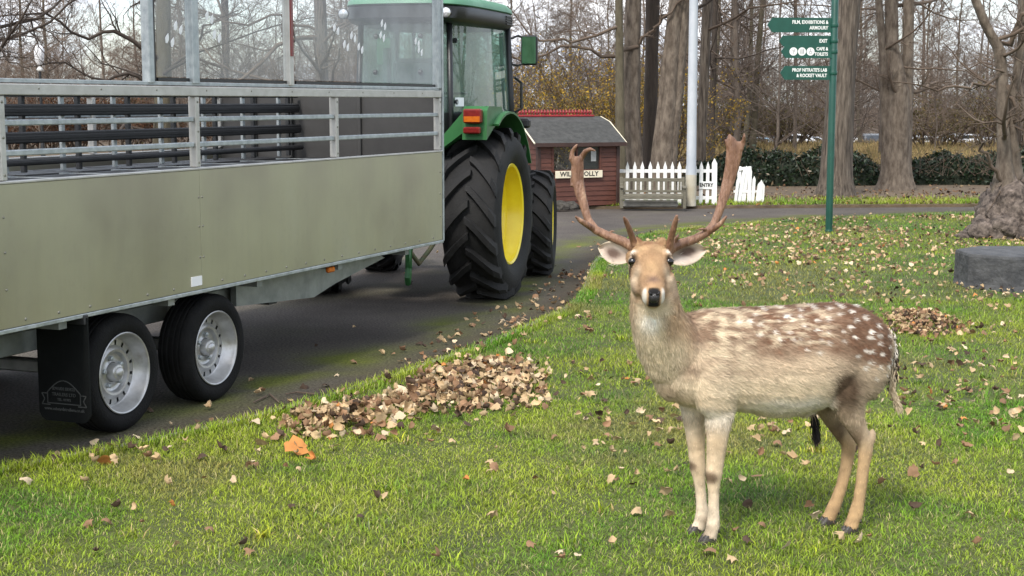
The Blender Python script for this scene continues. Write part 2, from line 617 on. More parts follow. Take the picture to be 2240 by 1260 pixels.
M_AMBER = mat('amber_lens', (.40, .09, .008), (.5, .13, .012), 30, .25, 0)
M_RED = mat('red_lens', (.11, .006, .005), (.18, .013, .009), 60, .3, 0)
M_PIN = mat('rivet', (.20, .195, .165), None, rough=.5, metal=.5)
M_FLAP = mat('mud_flap_rubber', (.004, .005, .005), (.008, .009, .009), 4, .8, 0, .15, 60, spec=.15)
M_FLAPPRINT = mat('flap_print', (.07, .073, .07), (.035, .038, .036), 40, .8)
def grime(m, z_lo, z_hi, col, amt, streak=(9, 9, .5)):
    """rain streaks and road spray over a panel, thicker towards its foot"""
    t = m.node_tree
    b = t.nodes['Principled BSDF']
    src = b.inputs['Base Color'].links[0].from_socket
    tcn = t.nodes.new('ShaderNodeTexCoord'); mp_ = t.nodes.new('ShaderNodeMapping'); mp_.inputs['Scale'].default_value = streak
    t.links.new(tcn.outputs['Object'], mp_.inputs['Vector'])
    n = t.nodes.new('ShaderNodeTexNoise'); n.inputs['Scale'].default_value = 1.0; n.inputs['Detail'].default_value = 8; n.inputs['Roughness'].default_value = .7
    t.links.new(mp_.outputs[0], n.inputs['Vector'])
    n2 = t.nodes.new('ShaderNodeTexNoise'); n2.inputs['Scale'].default_value = 26; n2.inputs['Detail'].default_value = 6
    t.links.new(tcn.outputs['Object'], n2.inputs['Vector'])
    sx = t.nodes.new('ShaderNodeSeparateXYZ'); t.links.new(tcn.outputs['Object'], sx.inputs[0])
    mz = t.nodes.new('ShaderNodeMapRange'); mz.inputs['From Min'].default_value = z_hi; mz.inputs['From Max'].default_value = z_lo
    mz.inputs['To Min'].default_value = .25; mz.inputs['To Max'].default_value = 1.0
    t.links.new(sx.outputs['Z'], mz.inputs['Value'])
    m1 = t.nodes.new('ShaderNodeMapRange'); m1.inputs['From Min'].default_value = .42; m1.inputs['From Max'].default_value = .72
    t.links.new(n.outputs['Fac'], m1.inputs['Value'])
    m2 = t.nodes.new('ShaderNodeMapRange'); m2.inputs['From Min'].default_value = .5; m2.inputs['From Max'].default_value = .75; m2.inputs['To Min'].default_value = .4
    t.links.new(n2.outputs['Fac'], m2.inputs['Value'])
    f1 = t.nodes.new('ShaderNodeMath'); f1.operation = 'MULTIPLY'; t.links.new(m1.outputs[0], f1.inputs[0]); t.links.new(mz.outputs[0], f1.inputs[1])
    f2 = t.nodes.new('ShaderNodeMath'); f2.operation = 'MULTIPLY'; t.links.new(f1.outputs[0], f2.inputs[0]); t.links.new(m2.outputs[0], f2.inputs[1])
    f3 = t.nodes.new('ShaderNodeMath'); f3.operation = 'MULTIPLY'; f3.inputs[1].default_value = amt; f3.use_clamp = True; t.links.new(f2.outputs[0], f3.inputs[0])
    mxn = t.nodes.new('ShaderNodeMix'); mxn.data_type = 'RGBA'
    t.links.new(f3.outputs[0], mxn.inputs['Factor']); t.links.new(src, mxn.inputs['A']); mxn.inputs['B'].default_value = (*col, 1)
    t.links.new(mxn.outputs['Result'], b.inputs['Base Color'])
    inv = t.nodes.new('ShaderNodeMath'); inv.operation = 'MULTIPLY_ADD'; inv.inputs[1].default_value = -b.inputs['Metallic'].default_value; inv.inputs[2].default_value = b.inputs['Metallic'].default_value
    t.links.new(f3.outputs[0], inv.inputs[0]); t.links.new(inv.outputs[0], b.inputs['Metallic'])
grime(M_PANEL, .68, 1.3, (.20, .19, .12), .75, (4.5, 4.5, .4))
YR, YL = -.98, .98                      # outer faces of the body sides
XF, XB = 3.42, -2.75
def part(name, m, parent=T, **k):
    def f(mb): return mb.build(name, m, parent, **k)
    return f
for side, yo, s in (('r', YR, 1), ('l', YL, -1)):
    yin = yo + s * .0
    # two lower side panels with a seam
    for x0, x1 in ((XB, .2235), (.2260, XF - .012)):
        MB().box(((x0 + x1) / 2, yo + s * .012, (.672 + 1.33) / 2), (x1 - x0, .024, 1.33 - .672), bev=.002).build('side_panel', M_PANEL, T)
    # capping strip on the panel, edge rail under it
    MB().box(((XB + XF) / 2, yo + s * .018, 1.336), (XF - XB, .044, .012), bev=.003).build('capping', ALU, T)
    MB().box(((XB + XF) / 2, yo + s * .012, .660), (XF - XB, .034, .020), bev=.003).build('edge_rail', GALV, T)
    # top rail and the two thin guard rails (bay by bay)
    MB().box(((XB + XF) / 2, yo + s * .022, 1.757), (XF - XB - .04, .05, .052), bev=.004).build('top_rail', ALU, T)
    posts = [-2.72, -1.315, .228, 1.805, XF - .03]
    for i, px in enumerate(posts):
        MB().box((px, yo + s * .028, 1.537), (.038, .05, .384), bev=.004).build('post', ALU, T)
        if i < len(posts) - 1:
            for zz in (1.606, 1.468):
                x0, x1 = px + .021, posts[i + 1] - .021
                MB().box(((x0 + x1) / 2, yo + s * .026, zz), (x1 - x0, .026, .028), bev=.005).build('guard_rail', GALV, T)
    # window frame above the top rail
    WZ0, WZ1 = 1.785, 2.62
    MB().box(((XB + XF) / 2, yo + s * .03, WZ0 + .012), (XF - XB - .06, .03, .020), bev=.003).build('window_sill', GALV, T)
    far_side = s < 0
    for px, w, m in ((-2.70, .06, GALV),) if far_side else ((-2.70, .06, GALV), (-.172, .046, GALV), (.232, .062, GALV), (1.25, .05, ALU), (XF - .03, .058, GALV)):
        MB().box((px, yo + s * .03, (WZ0 + WZ1) / 2 + .012), (w, .05, WZ1 - WZ0), bev=.004).build('window_post', m, T)
    # seals beside the posts
    for px in () if far_side else (-.115, 1.305):
        MB().box((px, yo + s * .045, (WZ0 + WZ1) / 2 + .012), (.045, .02, WZ1 - WZ0 - .02), bev=.004).build('window_seal', BLACKP, T)
    for x0, x1 in () if far_side else ((-.09, .195), (.27, 1.222), (1.335, XF - .065)):
        MB().box(((x0 + x1) / 2, yo + s * .034, WZ0 + .034), (x1 - x0, .012, .018)).build('window_seal', BLACKP, T)
        MB().box(((x0 + x1) / 2, yo + s * .034, (WZ0 + .045 + WZ1) / 2), (x1 - x0, .005, WZ1 - WZ0 - .05)).build('window_pane', M_PANE, T)
    MB().box(((XB + XF) / 2, yo + s * .03, WZ1 + .03), (XF - XB, .06, .05), bev=.005).build('roof_rail', ALU, T)
    # rivets along the bottom, along the capping and on the posts
    rv = MB()
    for k in range(26):
        rv.lathe([(.0085, 0), (.007, -s * .003), (.0, -s * .0045)], 6, (XB + .12 + k * .235, yo, .70), 'Y')
    for px in posts:
        for zz in (1.37, 1.54, 1.70):
            rv.lathe([(.0075, 0), (.006, -s * .003), (.0, -s * .0045)], 6, (px, yo + s * .003, zz), 'Y')
    for k in range(13):
        rv.lathe([(.006, 0), (.005, -s * .002), (.0, -s * .0035)], 6, (XB + .3 + k * .46, yo - s * .003, 1.762), 'Y')
    for px in (-1.34, .21, .245, XF - .05):
        for zz in (.85, 1.02, 1.18):
            rv.lathe([(.007, 0), (.006, -s * .003), (.0, -s * .0045)], 6, (px, yo, zz), 'Y')
    rv.build('rivets', M_PIN, T)['kind'] = 'stuff'
# roof, deck, front bulkhead and the corner post
for xx in (-2.7, -.172, .232, 1.25, 3.39):
    MB().box((xx, 0, 2.655), (.05, 1.84, .04), bev=.004).build('roof_hoop', ALU, T)
MB().box(((XB + XF) / 2, 0, .68), (XF - XB - .02, 1.90, .018)).build('deck', M_PANELD, T)
MB().box((XF - .012, 0, 1.22), (.02, 1.90, 1.06)).build('bulkhead', M_PANELD, T)
MB().box((XB + .012, 0, 1.0), (.02, 1.90, .62)).build('tailboard', M_PANELD, T)
for s in (-1, 1):
    hz = 1.97 if s < 0 else 1.11
    MB().box((XF + .012, s * .965, .66 + hz / 2), (.024, .034, hz), bev=.004).build('corner_post', GALV, T)
for yy in (-.30, .30, .62):
    MB().box((XF - .035, yy, 1.22), (.024, .03, 1.05), bev=.004).build('bulkhead_stiffener', M_PANELD, T)
# upper front window between the bulkhead and the roof
MB().box((XF - .012, 0, 1.765), (.04, 1.90, .04), bev=.004).build('front_rail', ALU, T)
# bench seats, back to back along the middle
by = .22
for z0, z1, dy in ((1.618, 1.688, .0), (1.462, 1.528, -.012), (1.335, 1.372, -.03)):
    MB().box(((XB + .2 + XF - .05) / 2, by + dy, (z0 + z1) / 2), (XF - .05 - XB - .2, .028, z1 - z0), bev=.008).box(((XB + .2 + XF - .05) / 2, by + dy - .0155, (z0 + z1) / 2), (XF - .06 - XB - .2, .006, (z1 - z0) * .34), bev=.002).build('back_slat', M_SEAT, T)
MB().box(((XB + .2 + XF - .05) / 2, by + .01, 1.742), (XF - .05 - XB - .2, .03, .022), bev=.006).build('back_slat', M_SEAT, T)
for k in range(3):
    MB().box(((XB + .2 + XF - .05) / 2, by - .10 - k * .125, 1.262), (XF - .05 - XB - .2, .115, .024), bev=.006).build('seat_slat', M_SEAT, T)
for k in range(3):
    MB().box(((XB + .2 + XF - .05) / 2, by + .16 + k * .125, 1.262), (XF - .05 - XB - .2, .115, .024), bev=.006).build('seat_slat', M_SEAT, T)
br = MB().box((0, 0, .02), (.034, .022, .46), bev=.003).box((0, -.16, -.235), (.036, .36, .022)).box((0, -.30, -.42), (.034, .034, .36)).mesh('bracket', GALV)
br2 = MB().box((0, 0, .02), (.03, .03, .46), bev=.003).box((0, .16, -.235), (.036, .36, .022)).box((0, .30, -.42), (.034, .034, .36)).mesh('bracket', DARK)
for k in range(12):
    xx = XB + .35 + k * .502
    link('bench_bracket', br, T, (xx, by + .028, 1.5))
    link('bench_bracket', br2, T, (xx + .19, by + .06, 1.5))
# wheels on two axles
tyre_p = []
for r_, y_ in ((.206, -.086), (.222, -.098), (.245, -.104), (.268, -.105), (.288, -.098), (.300, -.086), (.3065, -.074)):
    tyre_p.append((r_, y_))
for g in (-.05, -.018, .018, .05):
    tyre_p += [(.3095, g - .009), (.3025, g - .005), (.3025, g + .005), (.3095, g + .009)]
tyre_p += [(r_, -y_) for r_, y_ in reversed(tyre_p[:7])]
tyre_me = MB().lathe(tyre_p, 56).mesh('tyre', RUBBER, True, sharp=40)
M_RIM = mat('silver_wheel', (.28, .275, .265), (.50, .50, .495), 7, .34, .6, .03, 40, contrast=(.3, .62), c3=(.36, .34, .30))
rim_p = [(.200, -.080), (.2135, -.099), (.209, -.1025), (.203, -.100), (.197, -.088), (.192, -.060), (.186, -.052), (.180, -.026), (.174, -.020),
         (.168, -.0205), (.142, -.0225), (.134, -.030), (.120, -.038), (.108, -.036), (.098, -.016), (.085, -.010), (.060, -.012), (.052, -.018)]
rim_me = MB().lathe(rim_p, 64, skip=lambda i, k: i == 9 and k % 4 in (0,)).lathe([(.20, -.08), (.19, .06), (.205, .088)], 40).mesh('rim', M_RIM, True, sharp=35)
hub_me = MB().lathe([(.050, -.012), (.046, -.052), (.040, -.060), (.030, -.062), (.026, -.072), (.016, -.078), (0, -.078)], 20).mesh('hub_cap', M_RIM, True, sharp=40)
nut_me = MB().lathe([(.0135, -.010), (.0135, -.030), (.009, -.034), (0, -.034)], 6).mesh('wheel_nut', GALV)
drum_me = MB().lathe([(0, .0), (.178, .0), (.178, .06), (0, .06)], 24).mesh('brake_drum', BLACKP)
for xx in (-.425, .425):
    for s in (1, -1):
        w = empty('wheel', (xx, -.832 * s, .307), 0 if s == 1 else PI)
        w.parent = T
        w.rotation_euler = (0, .37 * xx, 0 if s == 1 else PI)
        link('tyre', tyre_me, w); link('rim', rim_me, w); link('hub_cap', hub_me, w); link('brake_drum', drum_me, w)
        for k in range(5):
            a = 2 * PI * k / 5 + .3
            link('wheel_nut', nut_me, w, (.074 * math.cos(a), 0, .074 * math.sin(a)))
    MB().box((xx, 0, .31), (.07, 1.45, .07), bev=.01).build('axle', M_CHAS, T)
# chassis
for s in (-1, 1):
    y0 = s * .60
    MB().box((-.35, y0, .512), (4.0, .055, .11), bev=.004).build('chassis_beam', M_CHAS, T)
    MB().bar((1.64, y0, .505), (3.32, s * .28, .60), .05, .115).build('drawbar_beam', M_CHAS, T)
    for xx in (-2.2, -1.0, 0.0, .78, 1.62):
        MB().box((xx, y0, .612), (.07, .05, .10), bev=.003).build('chassis_upright', M_CHAS, T)
for xx in (-2.0, -.9, .0, .9, 1.9, 2.9):
    MB().box((xx, 0, .63), (.06, 1.86, .05)).build('cross_member', M_CHAS, T)
MB().prism([(1.0, .46), (1.95, .40), (2.25, .46), (3.0, .565), (2.9, .60), (1.0, .60)], -.70, -.66, 'Y').build('drawbar_plate', M_CHAS, T)
MB().prism([(1.0, .46), (1.95, .40), (2.25, .46), (3.0, .565), (2.9, .60), (1.0, .60)], .66, .70, 'Y').build('drawbar_plate', M_CHAS, T)
MB().bar((3.2, 0, .60), (4.15, 0, .56), .09, .09).build('drawbar', M_CHAS, T)
MB().prism([(1.9, .60), (2.35, .60), (2.05, .33), (1.95, .33)], -.35, .35, 'Y').build('tool_box', DARK, T)
MB().prism([(-2.3, .66), (-1.0, .66), (-1.0, .35), (-2.3, .30)], -.5, .5, 'Y').build('under_tank', M_CHAS, T)
MB().box((1.72, -.955, .622), (.085, .03, .036), bev=.008).build('marker_lamp', M_AMBER, T)
MB().box((.165, YR - .003, .722), (.10, .005, .052)).build('plate', M_STICK, T)
MB().box((1.245, YR + .002, 2.185), (.028, .008, .42)).build('reflective_strip', M_RED, T)
# mud flap with its printed banner
fx = -.80
MB().box((fx, -.845, .640), (.03, .30, .05), bev=.004).build('flap_bracket', DARK, T)
fl = empty('mud_flap', (fx, -.845, .36)); fl.parent = T
poly = [(-.155, .29), (-.155, -.20), (-.14, -.225), (-.115, -.24), (.115, -.24), (.14, -.225), (.155, -.20), (.155, .29)]
MB().prism(poly, -.006, .006, 'X').build('flap_sheet', M_FLAP, fl)
FM = Matrix(((0, 0, -1, -.0075), (-1, 0, 0, 0), (0, 1, 0, 0), (0, 0, 0, 1)))     # text plane facing backwards
emb = MB()
def fbar(a, b, w=.0045): emb.bar((-.008, -a[0], a[1]), (-.008, -b[0], b[1]), .002, w, up=(0, -(b[1] - a[1]), -(b[0] - a[0])) if False else (1, 0, 0))
arch = [(-.10, -.095)] + [(-.10 + .2 * k / 12, -.095 + .062 * math.sin(PI * k / 12)) for k in range(1, 12)] + [(.10, -.095)]
lines = list(zip(arch[:-1], arch[1:])) + [((-.10, -.095), (-.10, -.150)), ((.10, -.095), (.10, -.150)), ((-.10, -.150), (.10, -.150)),
        ((-.10, -.102), (-.135, -.102)), ((-.135, -.102), (-.118, -.13)), ((-.118, -.13), (-.135, -.158)), ((-.135, -.158), (-.085, -.158)),
        ((.10, -.102), (.135, -.102)), ((.135, -.102), (.118, -.13)), ((.118, -.13), (.135, -.158)), ((.135, -.158), (.085, -.158))]
for a, b in lines:
    emb.bar((-.0075, -a[0], a[1]), (-.0075, -b[0], b[1]), .005, .002, up=(1, 0, 0))
emb.build('banner', M_FLAPPRINT, fl)
text_obj('lettering', 'EDWARDS SERVICES', .021, M_FLAPPRINT, fl, FM @ Matrix.Translation((0, -.075, 0)), 'CENTER', .0005, .0004, .72)
text_obj('lettering', 'TRAILERS LTD', .023, M_FLAPPRINT, fl, FM @ Matrix.Translation((0, -.104, 0)), 'CENTER', .0005, .0004)
text_obj('lettering', 'TEL. 01992', .018, M_FLAPPRINT, fl, FM @ Matrix.Translation((0, -.130, 0)), 'CENTER', .0005, .0004)
text_obj('lettering', 'www.edwardstrailers.co.uk', .022, M_FLAPPRINT, fl, FM @ Matrix.Translation((0, -.178, 0)), 'CENTER', .0005, .0005)
fl2 = copy_tree(fl, T); fl2.location = (fx, .845, .36)
# white hoof-print stickers on the panes
ps = [(-.5, 0), (-.32, .5), (0, .95), (.32, .5), (.42, 0), (.2, -.55), (-.2, -.6)]
toe = MB().prism([(a * .034, b * .036) for a, b in ps], -.001, .001, 'Y').mesh('hoof_print', M_STICK)
for px, pz in ((.02, 2.02), (.10, 2.09), (.40, 2.16), (.47, 2.06), (.62, 2.30), (.33, 2.34), (1.85, 2.16), (1.98, 2.06), (2.08, 2.12), (2.18, 2.05), (2.52, 2.22), (2.50, 2.14), (3.05, 2.12), (3.1, 2.06)):
    for dx in (-.022, .026):
        link('hoof_print', toe, T, (px + dx, YR + .028, pz - dx * .4), (0, .35, 0))
# ================================================================== tractor (local x = forward, y = left)
HA = R(14)
K = thing('tractor', 'green farm tractor with glazed cab and yellow wheel rims towing the trailer', 'tractor', (-.98, 13.05, 0), PI / 2 - HA)
M_GREEN = mat('tractor_green', (.018, .10, .025), (.030, .135, .04), 5, .42, 0, .03, 60, coat=.15, c3=(.07, .15, .065))
M_ROOFG = mat('faded_green_roof', (.065, .20, .11), (.115, .27, .165), 4, .5, 0, .05, 50)
M_YEL = mat('yellow_rim', (.78, .58, .008), (.86, .67, .015), 5, .38, 0, .03, 40, coat=.2)
M_TGLASS = glass_mat('cab_glass', (.80, .90, .86), .12, (.42, .55, .50), .03, 5, (.5, 1), (1, 1, .4))
M_LAMP = mat('lamp_lens', (.45, .46, .48), (.7, .7, .7), 60, .12, .5)
M_TYRE = mat('tractor_rubber', (.010, .010, .0102), (.030, .029, .028), 5, .68, 0, .2, 70, contrast=(.35, .75), rough2=.88, spec=.25, c3=(.022, .024, .014))
def ag_tyre(r, w, rr, nl, lug):
    hw = w / 2
    rb = r - lug
    prof = [(rr - .005, -hw * .80), (rr + .04, -hw * .96), (rr + .4 * (rb - rr), -hw * 1.06), (rr + .72 * (rb - rr), -hw * 1.02), (rb - .03, -hw * .93), (rb - .006, -hw * .75), (rb, -hw * .4), (rb + .002, 0)]
    prof += [(a, -b) for a, b in reversed(prof[:-1])]
    mb = MB().lathe(prof, 64)
    T_ = 7
    for side in (-1, 1):
        for k in range(nl):
            ph0 = 2 * PI * (k + (.5 if side > 0 else 0)) / nl
            rings = []
            for i in range(T_):
                t = i / (T_ - 1)
                y = side * (hw * (-.06 + 1.04 * t))
                dph = -.36 * (t ** 1.2) - (.03 if t > .9 else 0)
                rt = r - .018 * max(0, t - .55) ** 1.5 - (.035 if t > .95 else 0)
                th = (.027 + .013 * t) / r * (r / .74) ** .5
                rbs = rb - .03 - .04 * t
                ring = []
                for sg, rad in ((-1.5, rbs), (-1, rt), (1, rt), (1.5, rbs)):
                    ph = ph0 + dph + sg * th
                    ring.append(Vector((-rad * math.cos(ph), y, rad * math.sin(ph))))
                rings.append(ring)
            mb.loft(rings, closed=True, cap=True)
    return mb.mesh('tyre', M_TYRE, True, sharp=32)
def ag_rim(rr, w, dish):
    hw = w / 2
    p = [(rr - .01, -hw * .78), (rr + .012, -hw * .86), (rr + .002, -hw * .90), (rr - .018, -hw * .86), (rr - .030, -hw * .62), (rr - .040, -hw * .55), (rr - .055, -hw * .30),
         (rr - .075, -hw * .26), (rr - .10, dish), (rr * .55, dish + .02), (rr * .40, dish + .015), (rr * .36, dish - .05), (rr * .2, dish - .06), (0, dish - .06)]
    return MB().lathe(p, 48).mesh('rim', M_YEL, True, sharp=35)
rt_me = ag_tyre(.745, .48, .43, 17, .052)
rr_me = ag_rim(.43, .47, -.01)
ft_me = ag_tyre(.52, .36, .29, 17, .036)
fr_me = ag_rim(.29, .36, -.05)
nuts_me = MB().lathe([(.017, 0), (.017, -.03), (0, -.03)], 6).mesh('wheel_nut', GALV)
for s in (1, -1):
    w = empty('rear_wheel', (0, -.80 * s, .735), 0 if s == 1 else PI); w.parent = K
    if s == -1: w.rotation_euler = (0, 0.05, PI)
    link('tyre', rt_me, w); link('rim', rr_me, w)
    for k in range(8):
        link('wheel_nut', nuts_me, w, (.235 * math.cos(PI * k / 4), .008, .235 * math.sin(PI * k / 4)))
    w = empty('front_wheel', (1.80, -.80 * s, .515)); w.parent = K
    w.rotation_euler = (0, 0, R(9) + (0 if s == 1 else PI))
    link('tyre', ft_me, w); link('rim', fr_me, w)
# transmission, axles, bonnet
MB().box((.45, 0, .78), (2.1, .42, .46), bev=.03).box((0, 0, .735), (.30, 1.2, .26), bev=.04).box((1.80, 0, .50), (.16, 1.25, .14), bev=.03).build('chassis', DARK, K)
prof = [(-.34, .95), (-.34, 1.42), (-.28, 1.52), (-.12, 1.56), (.12, 1.56), (.28, 1.52), (.34, 1.42), (.34, .95)]
rings = [[Vector((x, y * s_, z if z < 1 else 1 + (z - 1) * h)) for y, z in prof] for x, s_, h in ((1.12, 1, 1), (1.9, .96, .97), (2.45, .9, .88), (2.62, .8, .7))]
MB().loft(rings).build('bonnet', M_GREEN, K, smooth=True, sharp=40)
MB().box((2.62, 0, 1.05), (.06, .48, .30), bev=.02).build('grille', BLACKP, K)
# cab shell in plan (right half, rear -> front)
CABY = -.125
plan = [(-.44, 0), (-.43, -.20), (-.37, -.33), (-.26, -.41), (.10, -.48), (.60, -.54), (1.20, -.57), (1.40, -.45), (1.48, 0)]
CZ0, CZ1 = 1.60, 2.37
def at_plan(p, z, s, k=0.0):
    f = 1.0 - .05 * (z - CZ0) / (CZ1 - CZ0) - k
    return Vector((.5 + (p[0] - .5) * f, CABY + p[1] * f * s, z))
for s in (1, -1):
    # panes: rear half, quarter, door, windscreen half
    for nm, i0, i1 in (('rear_window', 0, 3), ('side_window', 3, 6), ('windscreen', 6, 8)):
        o_, n_ = [], []
        seg = plan[i0:i1 + 1]
        ring0 = [at_plan(p, CZ0, s) for p in seg] + [at_plan(p, CZ0, s, .01) for p in reversed(seg)]
        ring1 = [at_plan(p, CZ1, s) for p in seg] + [at_plan(p, CZ1, s, .01) for p in reversed(seg)]
        MB().loft([ring0, ring1]).build(nm, M_TGLASS, K, smooth=True, sharp=30)
    for idx_, w in ((3, .042), (6, .05), (7, .03)):
        p = plan[idx_]
        MB().tube([at_plan(p, .95, s, -.012), at_plan(p, CZ1 + .05, s, -.012)], w * .62, 8).build('cab_pillar', BLACKP, K, smooth=True)
    # lower cab skirt
    ring0 = [at_plan(p, .92, s, .0) for p in plan] + [at_plan(p, .92, s, .06) for p in reversed(plan)]
    ring1 = [at_plan(p, CZ0 + .01, s, -.012) for p in plan] + [at_plan(p, CZ0 + .01, s, .05) for p in reversed(plan)]
    MB().loft([ring0, ring1]).build('cab_skirt', BLACKP, K, smooth=True, sharp=30)
    # window hinges
    for p, z in (((-.16, -.43), 2.22), ((-.16, -.43), 1.70), (plan[1], 2.25), (plan[1], 1.95)):
        MB().lathe([(.022, -.012), (.022, .012), (.012, .02), (0, .02)], 10, at_plan(p, z, s, -.02), 'Y').build('window_hinge', DARK, K)
    # rear fender: arched band over the wheel with a raised inner part for the tail lamps
    y0, y1 = -1.0 * s, -.62 * s
    ring = []
    for k in range(11):
        a = R(118 - 9.0 * k)
        rr_ = .885
        ring.append([Vector((math.cos(a) * rr_, y0, .735 + math.sin(a) * rr_)), Vector((math.cos(a) * rr_, y1, .735 + math.sin(a) * rr_)),
                     Vector((math.cos(a) * (rr_ - .018), y1, .735 + math.sin(a) * (rr_ - .018))), Vector((math.cos(a) * (rr_ - .018), y0, .735 + math.sin(a) * (rr_ - .018)))])
    MB().loft(ring).build('fender', M_GREEN, K, smooth=True, sharp=40)
    MB().prism([(.72, .80), (.45, 1.30), (.1, 1.42), (-.3, 1.40), (-.55, 1.15), (-.3, .8)], -.60 * s, -.545 * s, 'Y').build('fender_wall', BLACKP, K)
    MB().prism([(-.75 * s, 1.64), (-.50 * s, 1.36), (-.50 * s, 1.28), (-.75 * s, 1.46)], -.56, -.05, 'X').build('fender_slope', M_GREEN, K)
    MB().prism([(-.60, 1.39), (-.585, 1.63), (-.52, 1.665), (-.10, 1.66), (-.05, 1.60), (-.40, 1.47)], -.945 * s, -.735 * s, 'Y').build('lamp_housing', M_GREEN, K)
    lamp = MB().box((-.625, -.835 * s, 1.585), (.07, .155, .118), bev=.012).build('tail_lamp', M_RED, K)
    MB().box((-.662, -.835 * s, 1.560), (.008, .135, .045)).build('indicator_lens', M_AMBER, lamp)
    MB().box((-.635, -.83 * s, 1.468), (.05, .145, .055), bev=.01).build('tail_lamp', M_RED, K)
    # mirror on two arms
    mx_, my_ = 1.34, CABY - .72 * s
    MB().tube([(1.22, CABY - .57 * s, 2.29), (1.3, CABY - .62 * s, 2.32), (mx_, my_ + .04 * s, 2.29)], .011, 6).build('mirror_arm', BLACKP, K)
    MB().tube([(1.22, CABY - .58 * s, 2.05), (1.3, CABY - .62 * s, 2.04), (mx_, my_ + .04 * s, 2.07)], .011, 6).build('mirror_arm', BLACKP, K)
    m_ = MB().box((mx_, my_, 2.185), (.05, .16, .28), bev=.02).build('mirror', BLACKP, K)
    MB().box((mx_ - .027, my_, 2.185), (.004, .135, .25)).build('mirror_glass', mat('mirror_glass', (.035, .10, .05), (.07, .16, .09), 6, .10, .6), m_)
    MB().tube([(1.25, CABY - .60 * s, 1.60), (1.27, CABY - .66 * s, 1.64), (1.27, CABY - .66 * s, 1.88), (1.23, CABY - .60 * s, 1.93)], .014, 6).build('grab_handle', BLACKP, K)
    MB().box((1.25, CABY - .66 * s, 1.50), (.10, .18, .09), bev=.02).build('step_box', BLACKP, K)
    # work lamp on the roof
    l_ = empty('work_lamp', (-.50, CABY - .45 * s, 2.435)); l_.parent = K
    MB().lathe([(.0, .05), (.035, .04), (.046, .0), (.046, -.02)], 18, ax='X').build('housing', BLACKP, l_, smooth=True)
    MB().lathe([(.042, -.018), (.035, -.026), (.016, -.032), (0, -.034)], 18, ax='X').build('lens', M_LAMP, l_, smooth=True)
# roof: black band with louvred corners, faded green cap
def oval(k, z, ex=0.0):
    pts = []
    n = 40
    for i in range(n):
        a = 2 * PI * i / n
        cx, cy = math.cos(a), math.sin(a)
        px = (abs(cx) ** .5) * (1 if cx >= 0 else -1)
        py = (abs(cy) ** .5) * (1 if cy >= 0 else -1)
        pts.append(Vector((.50 + px * (1.02 + ex) * k, CABY + py * (.585 + .05 * px + ex) * k, z)))
    return pts
MB().loft([oval(.92, 2.36), oval(.97, 2.375), oval(1.0, 2.40), oval(1.0, 2.495), oval(.98, 2.51)]).build('roof_band', BLACKP, K, smooth=True, sharp=40)
MB().loft([oval(.985, 2.505), oval(1.01, 2.515), oval(1.0, 2.55), oval(.93, 2.59), oval(.7, 2.61), oval(.2, 2.62)]).build('roof_cap', M_ROOFG, K, smooth=True, sharp=50)
lv = MB()
for z in (2.41, 2.432, 2.454, 2.476):
    for s in (1, -1):
        for i in range(1, 9):
            a0 = oval(1.006, z)[(0 + i) if s == 1 else -i]
            a1 = oval(1.006, z)[(1 + i) if s == 1 else -i - 1]
            lv.bar(a0, a1, .012, .012)
lv.build('roof_louvre', DARK, K)
# seat, wheel and console seen through the glass
MB().box((.35, CABY, 1.45), (.45, .46, .14), bev=.04).box((.13, CABY, 1.78), (.12, .44, .60), bev=.04).build('driver_seat', BLACKP, K)
MB().tube([(1.15, CABY, 1.3), (1.02, CABY, 1.75)], .03, 8).lathe([(.19, -.012), (.205, 0), (.19, .012), (.175, 0), (.19, -.012)], 20, (1.0, CABY, 1.78), 'Z').build('steering_column', BLACKP, K, smooth=True)
lab = at_plan((-.10, -.441), 1.70, 1, -.018)
MB().box(lab, (.16, .006, .075), rot=R(-11)).build('label', M_STICK, K)
# three-point linkage at the back
for s in (1, -1):
    MB().bar((-.35, s * .30, .62), (-1.05, s * .40, .50), .03, .07, bev=.006).build('lower_link', M_GREEN, K)
    MB().tube([(-.98, s * .40, .49), (-.75, s * .36, .85)], .022, 8).build('lift_rod', M_GREEN, K, smooth=True)
    MB().box((-1.06, s * .41, .44), (.05, .05, .20), bev=.012).tube([(-1.06, s * .41, .36), (-1.08, s * .41, .29), (-1.05, s * .40, .24), (-1.01, s * .40, .26)], [.028, .03, .026, .016], 8).build('link_hook', M_GREEN, K, smooth=True, sharp=40)
    MB().tube([(-1.03, s * .41, .50), (-.88, s * .44, .38), (-.7, s * .48, .48), (-.5, s * .52, .62)], .02, 7).build('check_chain', mat('rusty_green', (.07, .10, .05), (.11, .08, .04), 20, .8), K, smooth=True)
MB().bar((-.3, 0, .48), (-.95, 0, .46), .08, .05).build('drawbar_hitch', DARK, K)
MB().tube([(.9, .42, .9), (.9, .42, 2.2)], .04, 10).build('exhaust', DARK, K, smooth=True)
